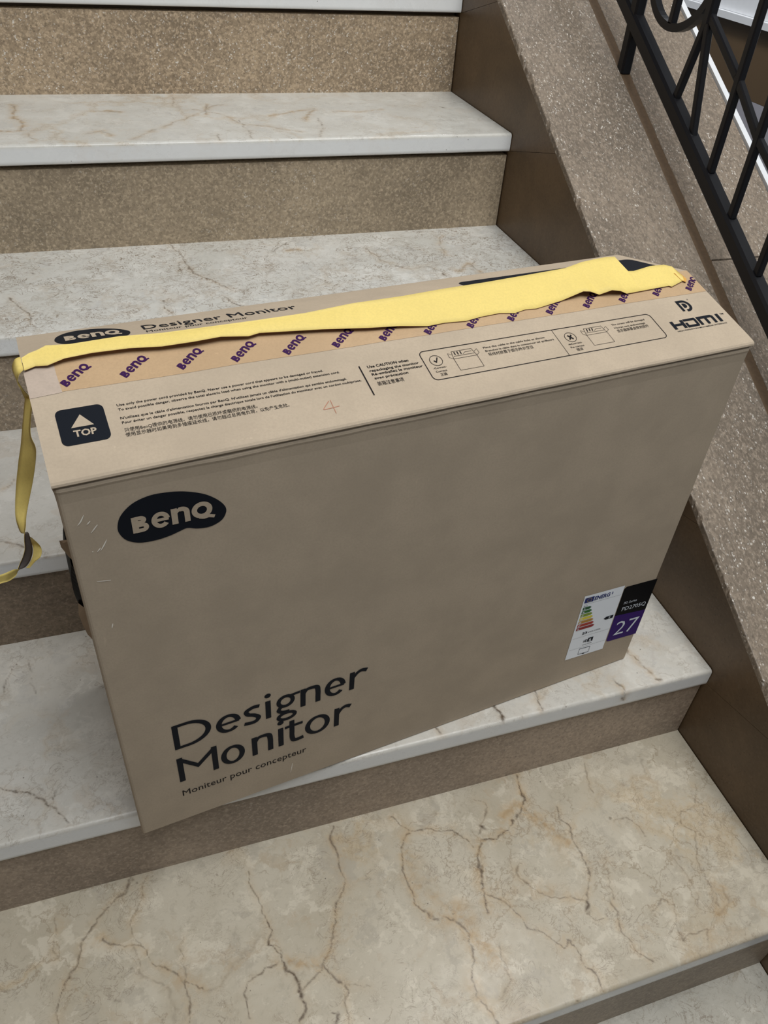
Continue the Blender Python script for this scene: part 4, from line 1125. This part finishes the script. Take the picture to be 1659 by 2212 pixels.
pk = Ink()
r = .0050
x0, y0, x1, y1 = .3330, .0268, .6050, .0625
pk.stroke(arc(x1 - r, y1 - r, r, r, 0, 90, 7) + arc(x0 + r, y1 - r, r, r, 90, 180, 7) + arc(x0 + r, y0 + r, r, r, 180, 270, 7) + arc(x1 - r, y0 + r, r, r, 270, 360, 7), .0008, True)
pk.stroke([(.4820, .0622), (.4817, .0270)], .0004)


def carton_icon(ink, ox, oy, tilt):
    L = .00035
    def P(*pts):
        return [(ox + a * MM, oy + b * MM) for a, b in pts]
    ink.stroke(P((0, 0), (25, 0), (25, -14.5), (0, -14.5)), L, True)
    ink.stroke(P((0, 0), (1.5, 9), (23, 9), (25, 0)), L)
    ink.stroke(P((1.5, 3), (24, 3)), L)
    ink.stroke(P((0, 0), (-3.5, 2.5), (-3.2, 7.5), (.4, 5)), L)
    ink.stroke(P((25, 0), (28.6, 2.5), (28.2, 7.5), (24.4, 5)), L)
    for i in range(3):
        ink.stroke(P((4 + 3.2 * i, 4.5), (4 + 3.2 * i + tilt, 8.2)), .0010)
    ink.stroke(P((12, 4.2), (15, 6.2), (22, 6.2)), L)


carton_icon(pk, .3635, .0475, 0)
carton_icon(pk, .5160, .0480, .8)
for cx_, ch in ((.3455, 0), (.4968, 1)):
    pk.stroke(arc(cx_, .0492, .0062, .0062, 0, 360, 33)[:-1], .0005, True)
    if ch == 0:
        pk.stroke([(cx_ - .0022, .0496), (cx_ - .0004, .0472), (cx_ + .0026, .0526)], .0012)
    else:
        pk.stroke([(cx_ - .0022, .0464), (cx_ + .0022, .0520)], .0016)
        pk.stroke([(cx_ - .0022, .0520), (cx_ + .0022, .0464)], .0016)
text(pk, '-Correct-', .3385, .3520, .0395, .0022, .008)
text(pk, 'Correct', .3390, .3505, .0352, .0022, .008)
text(pk, '正确', .3420, .3485, .0306, .0029, 0)
text(pk, '-inCorrect-', .4885, .5052, .0395, .0022, .008)
text(pk, 'Pas correct', .4890, .5052, .0352, .0022, .008)
text(pk, '错误', .4935, .5010, .0306, .0029, 0)
text(pk, 'Place the cable in the cable hole as shown', .3990, .4690, .0537, .0023, .006)
text(pk, 'Branchez le câble dans le connecteur tel qu’illustré', .3992, .4775, .0492, .0023, .006)
text(pk, '将线材放置于图示所示空位', .4000, .4505, .0440, .0032, 0)
text(pk, 'The screen will be damaged', .5520, .5945, .0548, .0023, .006)
text(pk, "L'écran sera endommagé", .5525, .5920, .0500, .0023, .006)
text(pk, '显示器屏幕会受到损坏', .5530, .5935, .0448, .0032, 0)
pk.lay('packing_print', top, M['ink_soft'], carton, .0004, label='black framed packing diagram with tick and cross')

# connector logos
dp = Ink()
dp.stroke([(.6507, .0578), (.6507, .0722), (.6570, .0722)] + arc(.6570, .0652, .0066, .0070, 88, -88, 18) + [(.6555, .0582)], .0031)
dp.poly([(.6547, .0622)] + arc(.6566, .0656, .0030, .0034, -90, 90, 10) + [(.6547, .0690)])
text(dp, '®', .6660, .6680, .0728, .0018)
dp.lay('displayport_logo', top, M['ink'], carton, .0004, label='dark letter D shaped connector logo')
hd = Ink()
hb, ht, hw = .0346, .0462, .0038
hd.stroke([(.6228, ht), (.6226, hb)], hw)
hd.stroke([(.6358, ht), (.6356, hb)], hw)
hd.stroke([(.6228, .0404), (.6356, .0404)], .0030)
hd.stroke([(.6385, ht - .0012), (.6530, ht - .0012), (.6535, .0440), (.6535, .0368), (.6530, hb + .0012), (.6402, hb + .0012), (.6402, .0412)], .0030)
hd.stroke([(.6585, hb), (.6585, ht - .0013), (.6760, ht - .0013), (.6775, .0438), (.6775, hb)], .0034)
hd.stroke([(.6680, ht - .0013), (.6680, hb)], .0034)
hd.stroke([(.6853, ht), (.6851, hb)], hw)
text(hd, 'TM', .6905, .6950, .0440, .0024, .006)
text(hd, 'HIGH-DEFINITION MULTIMEDIA INTERFACE', .6217, .6893, .0308, .0017, .008)
hd.lay('connector_logo', top, M['ink'], carton, .0004, label='dark blocky lettering reading HDMI')

# faded red pencil number and dirt
k = Ink()
k.stroke(catmull([(.2300, .0262), (.2225, .0188), (.2265, .0183), (.2370, .0190)], 5), .0007)
k.stroke([(.2315, .0268), (.2312, .0120)], .0006)
k.lay('pencil_mark', top, M['red_ink'], carton, .0003)

# back flap print
k = Ink().add(Ink().fan(oval), (.030 - .0391 * .74, .166 - .4406 * 1.18), (.74, 0), (0, 1.18))
bl = k.lay('logo_print', back, M['ink'], carton, .0005)
k = Ink().add(LW, (.0385, .181), (.0124, 0), (0, .0200))
k.lay('logo_word', back, M['board'], bl, .0008)
k = Ink()
text(k, 'Designer Monitor', .1085, .2609, .186, .0200, 0)
text(k, 'Moniteur pour concepteur', .1090, .205, .172, .0080, 0)
k.lay('title_print', back, M['ink'], carton, .0005)
k = Ink().rrect(.452, .140, .692, .203, .008)
k.lay('field_print', back, M['ink'], carton, .0005)

# ---- torn yellow tape lying along the ridge
up = [(a, b, c) for a, b, c in STRIP_UP[1:20]] + [(618.5, 148.5, 41.6), (619.5, 123.0, 35.4)] + [tuple(p) for p in STRIP_UP[23:27]] + [(682.0, 108.0, 31.0), (683.5, 103.5, 28.8)]
lo = [tuple(p) for p in STRIP_LO]
lo[0] = (-.5, 106.0, 35.5)
upa, loa = np.array(up), np.array(lo)
upa[:, 0] = np.maximum.accumulate(upa[:, 0] + np.arange(len(upa)) * 1e-4)
us = np.unique(np.concatenate([np.arange(0, 683, 3.0), upa[:, 0], loa[:, 0]]))
us = us[(us >= -.4) & (us <= 683.4)]
NR = 7
gv = []
for u in us:
    U = np.array([np.interp(u, upa[:, 0], upa[:, j]) for j in (1, 2)])
    L = np.array([np.interp(u, loa[:, 0], loa[:, j]) for j in (1, 2)])
    for j in range(NR):
        t = j / (NR - 1)
        p = L + (U - L) * t
        bulge = 1.6 * math.sin(math.pi * t) * (.35 if u > 300 else .9)
        wr = float(fbm(81, np.array([u * .001]), np.array([t * .02]), 38)[0]) * 1.5 * math.sin(math.pi * t)
        if u > 560 and u < 640:
            wr += 1.0 * math.exp(-((u - 592) / 16) ** 2) * math.sin(t * 9)
        gv.append((u * MM, p[0] * MM, H + (p[1] + bulge + wr) * MM))
n1_ = len(gv)
f, fm = [], []
for i in range(len(us) - 1):
    for j in range(NR - 1):
        a = i * NR + j
        f.append((a, a + NR, a + NR + 1, a + 1)); fm.append(0)
gv += [(x, y, z - .00035) for x, y, z in gv]
for i in range(len(us) - 1):
    for j in range(NR - 1):
        a = n1_ + i * NR + j
        f.append((a, a + 1, a + NR + 1, a + NR)); fm.append(1)
for i in range(len(us) - 1):
    for j in (0, NR - 1):
        a = i * NR + j
        f.append((a, a + n1_, a + n1_ + NR, a + NR)); fm.append(1)
pt = mesh_obj('peeled_tape', gv, f, [M['yellow'], M['tape_under']], carton, fm, True)
tag(pt, 'torn yellow tape backing curling along the ridge')
# orange torn tip
v = [top(.676, .112, .004), top(.688, .112, .0012), top(.6895, .104, .001), top(.6835, .0975, .002), top(.679, .101, .0025)]
mesh_obj('torn_tip', v, [(0, 4, 3, 2, 1)], flat('orange_torn_paper', (.62, .33, .07), .6, .3, .2, 200), pt)


def ribbon(name, rows, n, mats, sub=5):
    A = catmull([tuple(r[:3]) for r in rows], sub)
    Bq = catmull([tuple(r[3:]) for r in rows], sub)
    v = []
    for a, b in zip(A, Bq):
        a, b = np.array(a) * MM, np.array(b) * MM
        for t in np.linspace(0, 1, n):
            v.append(tuple(a + (b - a) * t))
    m = len(A)
    # normals by finite difference
    g = np.array(v).reshape(m, n, 3)
    du = np.gradient(g, axis=0); dv = np.gradient(g, axis=1)
    nn = np.cross(du, dv)
    nn /= np.linalg.norm(nn, axis=2, keepdims=True) + 1e-12
    g2 = g + nn * .0003
    vv = [tuple(p) for p in g.reshape(-1, 3)] + [tuple(p) for p in g2.reshape(-1, 3)]
    N = m * n
    f, fm = [], []
    for i in range(m - 1):
        for j in range(n - 1):
            a = i * n + j
            f.append((a, a + 1, a + n + 1, a + n)); fm.append(0)
            f.append((N + a, N + a + n, N + a + n + 1, N + a + 1)); fm.append(1)
        for j in (0, n - 1):
            a = i * n + j
            f.append((a, a + n, N + a + n, N + a)); fm.append(1)
    return mesh_obj(name, vv, f, mats, carton, fm, True)


hang = ribbon('hanging_tape', RIBBON, 5, [M['tape_grey'], M['yellow']])
tag(hang, 'yellow tape end hanging and twisting beside the box')
cu = ribbon('tape_curl', CURL, 4, [M['tape_under'], M['yellow']])
# fold that joins the strip on the ridge to the hanging end
fold = [[-.5, 118, H * 1000 + 41.5, -.4, 106.5, H * 1000 + 36], [-5, 118, H * 1000 + 40, -5, 104, H * 1000 + 33], [-8.5, 118, H * 1000 + 33, -7, 104, H * 1000 + 25], [-8, 119, H * 1000 + 24, -4, 107, H * 1000 + 16], [-6.5, 119, H * 1000 + 13, -1.0, 109, H * 1000 + 10], [-5.2, 118, H * 1000 + 4, 1.2, 110, H * 1000 + 6.5]]
ribbon('tape_fold', fold, 4, [M['yellow'], M['yellow']])
